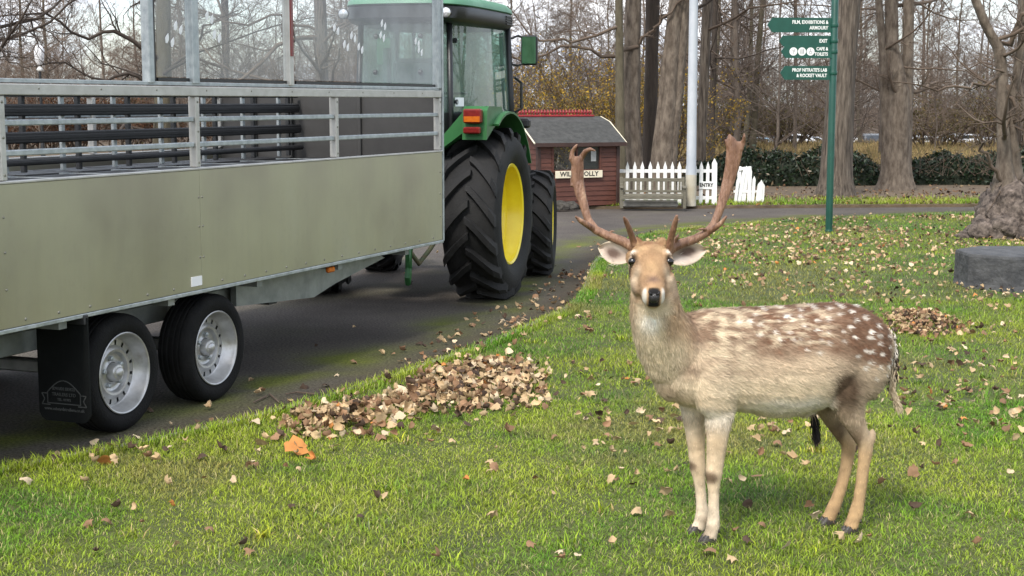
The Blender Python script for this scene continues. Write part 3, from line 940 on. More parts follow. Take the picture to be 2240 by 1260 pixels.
# ================================================================== fallow buck
_th = R(13)
DF = Vector((-math.cos(_th), -math.sin(_th), 0))      # body forward
DL = Vector((math.sin(_th), -math.cos(_th), 0))       # its left flank, towards the lawn's near side
DO = Vector((1.026, 5.637, LAWN_Z))
B = thing('fallow_buck', 'spotted tan fallow buck with palmate antlers standing on the lawn looking round', 'deer', DO)
def L(x, y, z): return DF * x + DL * y + Vector((0, 0, z))
def W2(px, py, y): return D(px, py, y) - DO            # photograph pixel at a given distance, relative to the deer
def ring_on(c, u, v, ru, rv, n=20, p=2.0):
    o = []
    for k in range(n):
        a = 2 * PI * k / n
        ca, sa = math.cos(a), math.sin(a)
        ca = abs(ca) ** (2 / p) * (1 if ca >= 0 else -1)
        sa = abs(sa) ** (2 / p) * (1 if sa >= 0 else -1)
        o.append(c + u * (ru * ca) + v * (rv * sa))
    return o
UP = Vector((0, 0, 1))
body = MB()
tor = [(.475, .70, .085, .07), (.44, .70, .14, .10), (.385, .703, .175, .125), (.30, .705, .192, .138), (.18, .700, .200, .145), (.06, .692, .207, .160), (-.05, .687, .214, .168),
       (-.16, .697, .208, .165), (-.25, .722, .185, .155), (-.33, .735, .158, .140), (-.40, .735, .118, .115), (-.445, .730, .075, .08), (-.47, .725, .035, .04)]
body.loft([ring_on(L(x, 0, z), DL, UP, hw, hh, 24, 2.25) for x, z, hh, hw in tor])
# neck, curving towards the viewer
nk = [((.33, 0, .68), .160, .110), ((.405, .01, .73), .146, .112), ((.462, .035, .785), .124, .108), ((.502, .068, .845), .107, .100), ((.531, .10, .91), .096, .093), ((.546, .13, .98), .088, .085), ((.555, .15, 1.05), .074, .071)]
pts = [L(*p) for p, a, b in nk]
for i in range(1):
    rings = []
    for j, (p, a, b) in enumerate(nk):
        t = (pts[min(j + 1, len(pts) - 1)] - pts[max(j - 1, 0)]).normalized()
        v = t.cross(DF).normalized()
        u = v.cross(t).normalized()
        rings.append(ring_on(pts[j], u, v, a, b, 20))
    body.loft(rings)
# brisket and shoulder muscles
def ell(c, r, axis=None, n=14, m=9):
    """ellipsoid, r along (forward, left, up)"""
    rings = []
    for j in range(m):
        a = -PI / 2 + PI * (j + .02) / (m - 1 + .04)
        rings.append(ring_on(L(*c) + UP * (r[2] * math.sin(a)), DF, DL, r[0] * math.cos(a) + 1e-4, r[1] * math.cos(a) + 1e-4, n))
    body.loft(rings)
ell((.425, .0, .665), (.082, .078, .12))
ell((.462, .015, .725), (.090, .088, .105))
for s in (1, -1):
    ell((.285, .088 * s, .65), (.105, .062, .16))
    ell((-.315, .085 * s, .69), (.115, .068, .165))
    ell((-.265, .085 * s, .59), (.085, .052, .10))
ell((-.02, 0, .60), (.24, .135, .135))
ell((-.125, 0, .485), (.05, .02, .025))
for s, zo in ((1, 0.0), (-1, -.03)):
    ell((-.372, .073 * s, .385 + zo), (.016, .013, .032))
    ell((.288, .068 * s, .270), (.020, .027, .030))
    ell((-.21, .09 * s, .575), (.055, .04, .075))
def limb(P, s, n=14):
    """P: (x, y, z, r_forward, r_side)"""
    pp = [L(x, y * s, z) for x, y, z, a, b in P]
    rings = []
    for j, (x, y, z, a, b) in enumerate(P):
        t = (pp[min(j + 1, len(pp) - 1)] - pp[max(j - 1, 0)]).normalized()
        v = DL
        u = v.cross(t).normalized()
        vv = t.cross(u).normalized()
        k_ = 1.30 - .20 * min(1, max(0, (z - .22) / .25))
        rings.append(ring_on(pp[j], u, vv, a * k_, b * k_, n))
    body.loft(rings)
limb([(.275, .075, .66, .080, .05), (.268, .075, .56, .066, .047), (.264, .073, .50, .052, .040), (.267, .071, .43, .040, .032), (.272, .069, .35, .031, .026), (.276, .068, .295, .027, .025),
      (.279, .068, .270, .0265, .025), (.279, .067, .245, .022, .021), (.278, .067, .20, .0165, .017), (.277, .067, .14, .0165, .017), (.276, .066, .095, .019, .020), (.277, .066, .072, .021, .022),
      (.283, .065, .045, .019, .021), (.290, .064, .022, .022, .023)], 1)
limb([(.305, .072, .64, .078, .05), (.312, .070, .54, .058, .044), (.312, .068, .48, .046, .038), (.307, .067, .42, .037, .031), (.301, .066, .34, .029, .025), (.296, .065, .285, .026, .024),
      (.294, .065, .262, .026, .024), (.290, .064, .235, .021, .020), (.284, .063, .19, .0165, .017), (.279, .062, .135, .0165, .017), (.275, .061, .09, .019, .020), (.276, .061, .068, .021, .022),
      (.284, .060, .042, .019, .021), (.292, .060, .020, .022, .023)], -1)
limb([(-.30, .085, .72, .12, .05), (-.285, .088, .64, .110, .052), (-.258, .088, .565, .082, .045), (-.268, .084, .50, .056, .034), (-.295, .080, .44, .038, .025), (-.325, .076, .39, .030, .021),
      (-.345, .073, .36, .029, .021), (-.346, .071, .325, .024, .020), (-.341, .069, .27, .0195, .0175), (-.335, .067, .20, .018, .017), (-.327, .066, .13, .018, .017), (-.320, .065, .095, .021, .020),
      (-.314, .064, .07, .022, .021), (-.304, .064, .045, .020, .021), (-.295, .064, .022, .024, .023)], 1)
limb([(-.30, .085, .70, .12, .05), (-.270, .085, .62, .105, .052), (-.248, .084, .535, .078, .045), (-.262, .080, .47, .052, .033), (-.292, .077, .41, .036, .024), (-.330, .074, .355, .030, .021),
      (-.345, .073, .33, .028, .021), (-.344, .072, .295, .023, .020), (-.335, .070, .23, .0195, .0175), (-.318, .070, .155, .018, .017), (-.298, .069, .10, .019, .018), (-.288, .068, .075, .021, .020),
      (-.278, .068, .052, .021, .021), (-.270, .068, .036, .020, .021), (-.262, .068, .020, .024, .023)], -1)
# head, looking at the viewer, nose a little down
HP = R(28)
HC = Vector((.507, 5.46, 1.147)) - DO                   # poll
HAx = Vector((.0, -math.cos(HP), -math.sin(HP)))       # poll -> nose
HN = Vector((0, -math.sin(HP), math.cos(HP)))          # out of the face
HS = Vector((1, 0, 0))                                 # across
def H(t, s, n): return HC + HAx * t + HS * s + HN * n
hd = [(-.055, -.045, .030, .030), (-.03, -.03, .055, .055), (.0, -.02, .067, .070), (.04, -.018, .076, .080), (.08, -.022, .078, .082), (.11, -.025, .074, .080), (.14, -.027, .064, .073), (.175, -.028, .051, .062),
      (.205, -.026, .046, .052), (.23, -.024, .0435, .046), (.25, -.025, .0415, .041), (.264, -.028, .035, .034), (.273, -.031, .020, .018)]
body.loft([ring_on(H(t, 0, n), HS, HN, hw, hh, 22, 2.3) for t, n, hw, hh in hd])
def hell(c, r, n=12, m=8):
    rings = []
    for j in range(m):
        a = -PI / 2 + PI * (j + .02) / (m - 1 + .04)
        rings.append(ring_on(H(*c) + HAx * (r[0] * math.sin(a)), HS, HN, r[1] * math.cos(a) + 1e-4, r[2] * math.cos(a) + 1e-4, n))
    body.loft(rings)
for s in (1, -1):
    hell((.070, .056 * s, .034), (.030, .020, .020))       # brow over the eye
    hell((.135, .050 * s, -.045), (.06, .026, .04))        # cheek
    hell((.245, .024 * s, -.006), (.020, .014, .016))       # nostril wings
    hell((.005, .046 * s, .038), (.025, .022, .028))       # pedicles
    hell((.02, .066 * s, -.012), (.03, .02, .03))          # ear roots
hell((.238, 0, -.064), (.03, .026, .016))                  # chin
# union of everything into one skin
me = body.mesh('buck_raw')
tmp = bpy.data.objects.new('buck_raw', me)
COL.objects.link(tmp)
md = tmp.modifiers.new('r', 'REMESH'); md.mode = 'VOXEL'; md.voxel_size = .0062
md = tmp.modifiers.new('s', 'SMOOTH'); md.iterations = 5; md.factor = .5
bme = bpy.data.meshes.new_from_object(tmp.evaluated_get(bpy.context.evaluated_depsgraph_get()))
bpy.data.objects.remove(tmp)
bme.name = 'body'
V = np.empty(len(bme.vertices) * 3, np.float32); bme.vertices.foreach_get('co', V); V = V.reshape(-1, 3)
NRM = np.empty(len(bme.vertices) * 3, np.float32); bme.vertices.foreach_get('normal', NRM); NRM = NRM.reshape(-1, 3)
# ---- coat colours (they belong to the animal)
srng = np.random.default_rng(21)
spots = []
for row, (z0, x0, x1, n) in enumerate(((.890, .20, -.34, 11), (.862, .24, -.40, 12), (.825, .16, -.42, 12), (.790, .08, -.44, 10), (.752, -.02, -.12, 2), (.752, -.26, -.44, 4), (.71, -.25, -.42, 4), (.675, -.28, -.40, 3))):
    for k in range(n):
        x = x0 + (x1 - x0) * (k + .5) / n
        spots.append((x + srng.normal(0, .012), z0 + srng.normal(0, .010) - (.03 if x < -.33 else 0), srng.uniform(.006, .013), srng.uniform(.005, .009)))
spots = np.array(spots)
def sm(a, b, x):
    t = np.clip((x - a) / (b - a), 0, 1)
    return t * t * (3 - 2 * t)
def nz3(P, s, seed=0.0, st=(1, 1, 1)):
    return np.array([mnoise.noise(Vector((p[0] * s * st[0] + seed, p[1] * s * st[1] + seed, p[2] * s * st[2]))) for p in P])
C_BROWN = np.array([.158, .083, .049]); C_TAN = np.array([.50, .385, .265]); C_CREAM = np.array([.63, .52, .36]); C_WHITE = np.array([.72, .67, .58])
C_DARK = np.array([.085, .055, .034]); C_NECK = np.array([.41, .29, .175]); C_LEG = np.array([.545, .42, .28]); C_GREYB = np.array([.30, .22, .15])
def coat(P, fine=True):
    P = np.asarray(P, np.float64)
    x = P @ np.array(DF); y = P @ np.array(DL); z = P[:, 2]
    q = P - np.array(HC)
    ht = q @ np.array(HAx); hs = q @ np.array(HS); hn = q @ np.array(HN)
    n1 = nz3(P, 9.0, 1.3); n2 = nz3(P, 42.0, 5.1); n3 = nz3(P, 21.0, 8.7, (1, 1, 2.0)); n4 = nz3(P, 34.0, 3.3, (.6, 1, 2.2))
    c = np.repeat(C_TAN[None], len(P), 0)
    def mixin(col, w):
        nonlocal c
        w = np.clip(w, 0, 1)[:, None]
        c = c * (1 - w) + np.asarray(col)[None] * w
    # trunk: brown saddle, pale grizzled shoulder, tan band, cream belly
    edge = .735 + .03 * n1 + .05 * sm(.05, .3, x) - .06 * sm(-.2, -.36, x)
    mixin(C_BROWN, sm(-.035, .035, z - edge) * (.86 + .3 * n3))
    mixin(C_GREYB, sm(.10, .2, x) * sm(.36, .25, x) * sm(.60, .70, z) * (.45 + .6 * n3))
    mixin(C_CREAM, sm(.13, .22, x) * sm(.42, .3, x) * sm(.55, .7, z) * np.clip(.15 + 1.3 * n3, 0, .7))
    mixin(C_CREAM, sm(.70, .60, z + .02 * n1) * .7)
    mixin(C_WHITE * 1.02, sm(.590, .525, z + .025 * n1 + .04 * sm(.1, .25, x)) * sm(-.24, -.16, x) * .88)
    mixin(C_BROWN * .72, sm(-.17, -.27, x) * sm(.66, .72, z) * (.75 + .3 * n3))
    mixin(np.array([.33, .24, .155]), sm(.30, .36, x - .0) * sm(.73, .60, z) * sm(.52, .58, z) * np.clip(.35 + .8 * n1, 0, .7))
    mixin(C_BROWN * .75, sm(.885, .905, z) * sm(.3, .1, x) * .8)
    # haunch
    mixin(C_GREYB * .85, sm(-.18, -.26, x) * sm(.70, .60, z) * sm(.40, .5, z) * .75)
    dk = np.exp(-(((x + .222) / .062) ** 2 + ((z - .600) / .072) ** 2)) + .9 * np.exp(-(((x + .235) / .04) ** 2 + ((z - .50) / .06) ** 2))
    mixin(C_DARK, dk * 1.3 * (z < .75))
    mixin(C_CREAM, sm(-.42, -.455, x) * sm(.55, .66, z) * .7)
    # white spots
    sp = np.zeros(len(P))
    trunk = (x < .33) & (z > .6) & (x > -.49)
    for sx, sz, a, b in spots:
        d = ((x - sx + .35 * (z - sz)) / a) ** 2 + ((z - sz) / b) ** 2
        sp = np.maximum(sp, np.exp(-d ** 2 * .8))
    mixin(C_WHITE, sp * trunk * (.68 + .3 * n2 + .18 * sm(-.2, -.3, x)))
    mixin(C_CREAM, trunk * sm(.74, .80, z) * sm(-.25, -.1, x) * np.clip(1.6 * n4, 0, .6))
    # legs
    leg = sm(.57, .36, z)
    mixin(C_LEG, leg)
    front = x > 0
    mixin(np.array([.46, .335, .205]), leg * front * sm(.30, .42, z) * np.clip(.55 + n1, 0, .9))
    mixin(C_WHITE * .9, leg * front * sm(.26, .1, z) * .30)
    mixin(np.array([.40, .26, .13]), leg * (~front) * sm(.26, .02, z) * .55)
    mixin(np.array([.37, .235, .115]), leg * (~front) * sm(.45, .3, z) * .8)
    mixin(C_GREYB * .9, leg * (~front) * sm(.30, .45, z) * .75)
    mixin(C_DARK * 1.2, leg * (~front) * sm(-.325, -.300, x - .10 * (.35 - z)) * sm(.10, .2, z) * sm(.48, .4, z) * .8)
    mixin(C_DARK * 1.3, np.exp(-((((z - .262) / .026) ** 2 + ((x - .300) / .030) ** 2) ** 2)) * .95 * (y > 0) + np.exp(-((((z - .274) / .02) ** 2 + ((x - .330) / .024) ** 2) ** 2)) * .9 * (y < 0))
    mixin(C_DARK * 1.8, sm(.10, .06, z) * np.clip(n1 * 1.2 + .15, 0, .6))
    # neck
    nkm = np.maximum(sm(.36, .44, x) * sm(.70, .78, z), sm(.86, .92, z) * sm(.30, .38, x)) * (z < 1.2)
    mixin(C_NECK * (1.05), nkm * .8)
    px = q @ np.array(HS)
    fr = sm(.085, .03, np.abs(px + .005)) * sm(1.0, .9, z) * sm(.36, .44, x)
    mixin(C_CREAM * .95, nkm * fr * .85)
    mixin(C_CREAM, sm(.38, .46, x) * sm(.86, .76, z) * sm(.60, .68, z) * .75)
    mixin(C_WHITE * 1.08, np.exp(-((px + .004) / .032) ** 2 - ((z - .885) / .042) ** 2) * 1.3 * (ht > -.6) * (x > .4))
    mixin(C_BROWN * .9, np.exp(-(((x - .40) / .05) ** 2 + ((z - .69) / .035) ** 2)) * .5)
    # head
    head = (ht > -.05) & (hn > -.13) & (np.abs(hs) < .12) & (ht < .33) & (y > .02)
    hm = head.astype(float) * sm(-.11, -.07, hn)
    fore = np.array([.345, .215, .115])
    mixin(fore, hm)
    mixin(C_GREYB * 1.25, hm * sm(.03, .06, np.abs(hs)) * sm(.10, .15, ht) * .9)
    mixin(np.array([.17, .085, .042]), hm * np.clip(sm(.060, .015, ht) * sm(.06, .03, np.abs(hs)) * (.62 + 1.8 * n2), 0, .9))
    mixin(np.array([.26, .15, .075]), hm * np.exp(-((hs / .010) ** 2 + ((ht - .12) / .025) ** 2)) * .6)
    mixin(np.array([.17, .105, .075]), hm * np.exp(-((hs / .028) ** 2 + ((ht - .212) / .020) ** 2)) * sm(-.02, .01, hn) * .95)
    mixin(np.array([.30, .185, .10]), hm * np.exp(-(((np.abs(hs) - .040) / .016) ** 2 + ((ht - .185) / .035) ** 2)) * .8)
    mixin(np.array([.44, .295, .155]), hm * np.exp(-((hs / .022) ** 2 + ((ht - .155) / .03) ** 2)) * .55)
    mixin(np.array([.47, .32, .17]), hm * np.exp(-(((np.abs(hs) - .040) / .022) ** 2 + ((ht - .062) / .018) ** 2)) * .7)
    for s in (1, -1):
        mixin(C_WHITE * .9, hm * np.exp(-(((hs - .066 * s) / .013) ** 2 + ((ht - .072) / .010) ** 2)) * .9)
        mixin(np.array([.02, .014, .010]), hm * np.exp(-((((hs - .068 * s) / .017) ** 2 + ((ht - .098) / .0145) ** 2)) ** 2) * .95)
        mixin(np.array([.12, .07, .04]), hm * np.exp(-(((hs - .054 * s) / .006) ** 2 + ((ht - .12) / .016) ** 2)) * .7)
        mixin(C_CREAM, hm * np.exp(-(((hs - .062 * s) / .02) ** 2 + ((ht - .155) / .02) ** 2)) * .4)
        mixin(C_WHITE * .85, head * np.exp(-((((hs - .034 * s) / .008) ** 2) ** 2)) * sm(.234, .246, ht) * sm(.016, .0, hn) * .97)
    mixin(C_CREAM * .9, head * sm(-.055, -.07, hn) * sm(.18, .22, ht) * .9)
    nose = head * sm(.022, .018, np.abs(hs)) * sm(.246, .254, ht)
    mixin(np.array([.014, .013, .013]), nose * sm(-.062, -.052, hn))
    c *= (1 + .22 * n2 + .16 * n3)[:, None]
    return np.clip(c, .004, .9)
colr = coat(V)
ca = bme.color_attributes.new('Col', 'FLOAT_COLOR', 'POINT')
c4 = np.ones((len(V), 4), np.float32); c4[:, :3] = colr
ca.data.foreach_set('color', c4.ravel())
bme.polygons.foreach_set('use_smooth', [True] * len(bme.polygons))
bme.materials.clear()
M_COAT = attr_mat('buck_coat', .85, .2)
bme.materials.append(M_COAT)
link('body', bme, B)
# ---- short fur: leaf-thin tapering hairs lying along the coat
np_pol = len(bme.polygons)
ar = np.empty(np_pol, np.float32); bme.polygons.foreach_get('area', ar)
NF = 120000
pc = np.empty(np_pol * 3, np.float32); bme.polygons.foreach_get('center', pc); pc = pc.reshape(-1, 3)
pn = np.empty(np_pol * 3, np.float32); bme.polygons.foreach_get('normal', pn); pn = pn.reshape(-1, 3)
frng = np.random.default_rng(5)
hq = pc - np.array(HC)
hw_t = hq @ np.array(HAx)
wgt = ar * np.where((hw_t > -.06) & (hw_t < .33) & (np.abs(hq @ np.array(HS)) < .12) & (hq @ np.array(HN) > -.11), 3.2, np.where(pc[:, 2] < .45, .6, 1.0))
pick = frng.choice(np_pol, NF, p=wgt / wgt.sum())
P0 = pc[pick] + frng.normal(0, .0022, (NF, 3)); N0 = pn[pick]
x_ = P0 @ np.array(DF); z_ = P0[:, 2]
qh = P0 - np.array(HC)
ht_ = qh @ np.array(HAx); hs_ = qh @ np.array(HS); hn_ = qh @ np.array(HN)
ishead = (ht_ > -.06) & (ht_ < .33) & (np.abs(hs_) < .12) & (hn_ > -.11) & (P0 @ np.array(DL) > .02)
flow = np.array(-DF)[None] * np.where(z_ > .5, 1.0, .15)[:, None] + np.array([0, 0, -1.0])[None] * np.where(z_ > .85, .25, np.where(z_ > .5, .55, 1.0))[:, None]
nkf = (x_ > .36) & (z_ > .62)
flow[nkf] = np.array([0, .05, -1.0]) - .35 * np.array(DF)
flow[ishead] = -np.array(HAx) + np.sign(hs_[ishead])[:, None] * np.array(HS) * .5
flow += frng.normal(0, .28, (NF, 3))
flow -= N0 * (flow * N0).sum(1, keepdims=True)
flow /= np.linalg.norm(flow, axis=1, keepdims=True) + 1e-6
lift = frng.uniform(.08, .34, (NF, 1)) * np.where(ishead, .6, 1.0)[:, None]
dirn = flow + N0 * lift
ln = np.where(ishead, .007, np.where(z_ < .45, .008, .019)) * frng.uniform(.6, 1.3, NF)
ln = np.where(nkf & ~ishead, .022 * frng.uniform(.6, 1.2, NF), ln)
skipn = ishead & (ht_ > .236)
ln = np.where(skipn, .0015, ln)
side = np.cross(flow, N0); side /= np.linalg.norm(side, axis=1, keepdims=True) + 1e-6
wd = np.where(ishead, .0008, .0013)[:, None] * frng.uniform(.7, 1.3, (NF, 1))
root = P0 - N0 * .001
FV = np.stack([root - side * wd, root + side * wd, root + dirn * ln[:, None]], 1).reshape(-1, 3)
fc = coat(P0) * frng.uniform(.78, 1.28, (NF, 1))
FC = np.repeat(fc, 3, 0)
FC[2::3] *= 1.12
fo = link('fur', fast_mesh('fur', FV, np.arange(NF * 3).reshape(-1, 3), M_COAT, np.clip(FC, .004, .95)), B)
fo['kind'] = 'stuff'
# ---- eyes, nostrils, mouth
M_EYE = mat('dark_eye', (.006, .004, .003), None, rough=.06, spec=.6)
M_LID = mat('eye_rim', (.02, .014, .01), None, rough=.5)
M_NOSE = mat('wet_nose', (.012, .011, .011), (.025, .022, .022), 60, .28, 0, .3, 300)
for s in (1, -1):
    e = MB()
    c_ = H(.096, .0665 * s, .0215)
    rings = []
    for j in range(9):
        a = -PI / 2 + PI * (j + .02) / 8.04
        rings.append(ring_on(c_ + HAx * (.0145 * math.sin(a)), HS, HN, .0172 * math.cos(a) + 1e-4, .0162 * math.cos(a) + 1e-4, 14))
    e.loft(rings).build('eye', M_EYE, B, smooth=True)
    MB().tube([c_ + HS * (-.015 * s) + HN * .012 + HAx * .004, c_ + HS * (-.006 * s) + HN * .0165 - HAx * .0095, c_ + HS * (.007 * s) + HN * .0125 - HAx * .0105, c_ + HS * (.017 * s) + HN * .001 - HAx * .004], [.003, .0048, .0048, .003], 7).build('eyelid', mat('eyelid_skin', (.30, .22, .15), None, rough=.8), B, smooth=True)
    MB().tube([H(.268, .008 * s, -.004), H(.270, .0145 * s, .003), H(.262, .020 * s, .007)], [.003, .0045, .0025], 6).build('nostril', mat('nostril_dark', (.004, .003, .003), None, rough=.6), B, smooth=True)
noseb = MB()
rings = [ring_on(H(t, 0, n), HS, HN, hw, hh, 18, 2.4) for t, n, hw, hh in ((.238, -.004, .021, .009), (.250, -.008, .0260, .0145), (.264, -.0145, .0240, .0165), (.274, -.021, .0165, .0145), (.279, -.025, .008, .008))]
noseb.loft(rings).build('nose', M_NOSE, B, smooth=True)
# ---- ears: cupped shells
M_EARO = attr_mat('buck_coat', .85, .2)
def ear(s):
    base = H(.012, .068 * s, -.012)
    tip = W2(1309 if s < 0 else 1545, 541 if s < 0 else 546, 5.50)
    ax = (tip - base)
    Ln = ax.length
    ax.normalize()
    face = Vector((0.12 * s, -1, .05)); face = (face - ax * face.dot(ax)).normalized()
    wv = ax.cross(face).normalized()
    vs, cs, fs = [], [], []
    NI, NJ = 13, 11
    for layer in (0, 1):
        for i in range(NI):
            t = i / (NI - 1)
            hw = .041 * (math.sin(PI * min(1, (t * .90 + .12))) ** .72) * (1 if t < .95 else .8) + .002
            for j in range(NJ):
                g = -1 + 2 * j / (NJ - 1)
                cup = .030 * (1 - t * .5) * (g * g - .55)
                p = base + ax * (Ln * t) + wv * (hw * g) + face * (cup + .012 * math.sin(PI * t)) - face * (.0035 if layer else 0)
                vs.append(p)
                edge = abs(g)
                if layer == 0:
                    col = np.array([.50, .41, .33]) * (1 - .0 * t)
                    dkk = min(1, 1.5 * math.exp(-((g - .30 * s * 0 + .12) / .50) ** 2 - ((t - .52) / .24) ** 2))
                    col = col * (1 - .93 * dkk) + np.array([.085, .05, .038]) * .93 * dkk
                    pale = math.exp(-((g - .45) / .22) ** 2 - ((t - .3) / .25) ** 2)
                    col = col * (1 - .5 * pale) + np.array([.66, .60, .54]) * .5 * pale
                    if edge > .82 or t > .93: col = np.array([.60, .50, .36])
                else:
                    col = np.array([.36, .22, .12])
                cs.append(col * random.uniform(.9, 1.1))
    o_ = NI * NJ
    tri = []
    for i in range(NI - 1):
        for j in range(NJ - 1):
            a = i * NJ + j
            for q4 in ((a, a + 1, a + NJ + 1, a + NJ), (o_ + a, o_ + a + NJ, o_ + a + NJ + 1, o_ + a + 1)):
                tri += [(q4[0], q4[1], q4[2]), (q4[0], q4[2], q4[3])]
    rim = [j for j in range(NJ)] + [i * NJ + NJ - 1 for i in range(1, NI)] + [(NI - 1) * NJ + j for j in range(NJ - 2, -1, -1)] + [i * NJ for i in range(NI - 2, 0, -1)]
    for k in range(len(rim)):
        a, b2 = rim[k], rim[(k + 1) % len(rim)]
        tri += [(a, o_ + a, o_ + b2), (a, o_ + b2, b2)]
    # ear fringe hairs
    V_ = np.array([tuple(p) for p in vs]); C_ = np.array(cs)
    ex_v, ex_c, ex_t = [], [], []
    for k in range(24):
        i = random.randrange(1, NI - 2); j = random.choice([0, 1, NJ - 1, NJ - 2, random.randrange(NJ)])
        p = Vector(V_[i * NJ + j])
        d = (ax * random.uniform(.2, 1) + wv * random.uniform(-.6, .6) + face * random.uniform(.05, .5)).normalized()
        w_ = wv * .0012
        b0 = len(V_) + len(ex_v)
        ex_v += [p - w_, p + w_, p + d * random.uniform(.010, .022)]
        ex_c += [np.array([.62, .55, .46]) * random.uniform(.7, 1.15)] * 3
        ex_t.append((b0, b0 + 1, b0 + 2))
    V_ = np.concatenate([V_, np.array([tuple(p) for p in ex_v])]); C_ = np.concatenate([C_, np.array(ex_c)])
    link('ear', fast_mesh('ear', V_, np.array(tri + ex_t), M_EARO, C_, True), B)
ear(-1); ear(1)
# ---- antlers
M_ANT = mat('antler', (.115, .052, .027), (.25, .135, .078), 26, .5, 0, .5, 90, stretch=(1.6, 1, .35), c3=(.40, .27, .17))
def antler_branch(mb, P, n=12):
    """P: (px, py, dist, half width, half depth); width lies across the branch, in the plane facing the viewer"""
    pts = [W2(p[0], p[1], p[2]) for p in P]
    rings = []
    for j, p in enumerate(P):
        t = (pts[min(j + 1, len(pts) - 1)] - pts[max(j - 1, 0)]).normalized()
        u = t.cross(Vector((0, 1, 0)))
        if u.length < .05: u = t.cross(Vector((1, 0, 0)))
        u.normalize()
        v = u.cross(t).normalized()
        rings.append(ring_on(pts[j], u, v, p[3], p[4], n))
    mb.loft(rings)
def antler_obj(branches):
    mb = MB()
    for b_ in branches: antler_branch(mb, b_)
    me = mb.mesh('antler_raw')
    o_ = bpy.data.objects.new('antler_raw', me); COL.objects.link(o_)
    md = o_.modifiers.new('r', 'REMESH'); md.mode = 'VOXEL'; md.voxel_size = .0032
    md = o_.modifiers.new('s', 'SMOOTH'); md.iterations = 4; md.factor = .5
    m2 = bpy.data.meshes.new_from_object(o_.evaluated_get(bpy.context.evaluated_depsgraph_get()))
    bpy.data.objects.remove(o_)
    m2.materials.clear(); m2.materials.append(M_ANT)
    m2.polygons.foreach_set('use_smooth', [True] * len(m2.polygons))
    m2.name = 'antler'
    link('antler', m2, B)
antler_obj([
    [(1396, 556, 5.45, .021, .021), (1386, 541, 5.45, .0205, .0205), (1362, 528, 5.46, .0185, .0185), (1330, 516, 5.48, .0170, .0170), (1303, 503, 5.50, .0165, .016), (1287, 482, 5.52, .0155, .014), (1279, 455, 5.53, .0165, .0125),
     (1270, 425, 5.54, .0205, .0115), (1264, 395, 5.55, .0235, .0105), (1263, 372, 5.55, .0255, .0105), (1264, 352, 5.55, .0225, .0105), (1264, 342, 5.55, .017, .008)],
    [(1258, 362, 5.55, .011, .010), (1250, 347, 5.55, .0105, .010), (1252, 332, 5.55, .009, .009), (1258, 322, 5.54, .007, .007), (1263, 315, 5.54, .003, .003)],
    [(1266, 358, 5.55, .011, .010), (1273, 343, 5.55, .0115, .010), (1281, 331, 5.54, .0105, .009), (1291, 326, 5.53, .008, .008), (1303, 330, 5.52, .003, .003)],
    [(1303, 504, 5.50, .013, .013), (1286, 493, 5.48, .012, .012), (1270, 483, 5.46, .010, .010), (1258, 473, 5.45, .004, .004)],
    [(1392, 546, 5.44, .017, .017), (1385, 525, 5.42, .0135, .0135), (1377, 502, 5.39, .0115, .0115), (1369, 482, 5.37, .0095, .0095), (1364, 474, 5.36, .004, .004)],
    [(1330, 512, 5.48, .006, .006), (1338, 505, 5.47, .004, .004), (1345, 506, 5.46, .002, .002)],
    [(1251, 408, 5.55, .006, .006), (1250, 396, 5.56, .006, .006), (1249, 386, 5.56, .002, .002)]])
antler_obj([
    [(1458, 556, 5.45, .021, .021), (1468, 543, 5.45, .0205, .0205), (1490, 533, 5.46, .0185, .0185), (1520, 523, 5.48, .0170, .0170), (1546, 509, 5.50, .0165, .016), (1563, 488, 5.52, .0155, .014), (1574, 460, 5.53, .0165, .0125),
     (1584, 428, 5.54, .0200, .0115), (1594, 395, 5.55, .0245, .0105), (1602, 362, 5.55, .0280, .0105), (1606, 335, 5.55, .0320, .0105), (1606, 318, 5.55, .0320, .0100), (1605, 311, 5.55, .026, .008)],
    [(1594, 322, 5.55, .011, .009), (1590, 310, 5.55, .009, .008), (1585, 305, 5.55, .003, .003)],
    [(1600, 318, 5.55, .015, .009), (1597, 303, 5.55, .013, .009), (1595, 293, 5.55, .004, .004)],
    [(1607, 316, 5.55, .011, .009), (1605, 305, 5.55, .008, .008), (1603, 299, 5.55, .003, .003)],
    [(1620, 328, 5.55, .011, .009), (1626, 312, 5.55, .0085, .008), (1628, 300, 5.54, .0065, .0065), (1628, 291, 5.54, .003, .003)],
    [(1546, 509, 5.50, .013, .013), (1562, 500, 5.48, .012, .012), (1577, 489, 5.46, .010, .010), (1590, 472, 5.45, .004, .004)],
    [(1462, 548, 5.44, .017, .017), (1467, 525, 5.42, .0140, .0140), (1473, 502, 5.39, .0120, .0120), (1478, 482, 5.37, .0100, .0100), (1481, 470, 5.36, .005, .005)],
    [(1546, 502, 5.49, .006, .006), (1533, 501, 5.47, .005, .005), (1521, 504, 5.46, .002, .002)],
    [(1477, 536, 5.45, .008, .008), (1481, 519, 5.44, .007, .007), (1485, 512, 5.44, .003, .003)]])
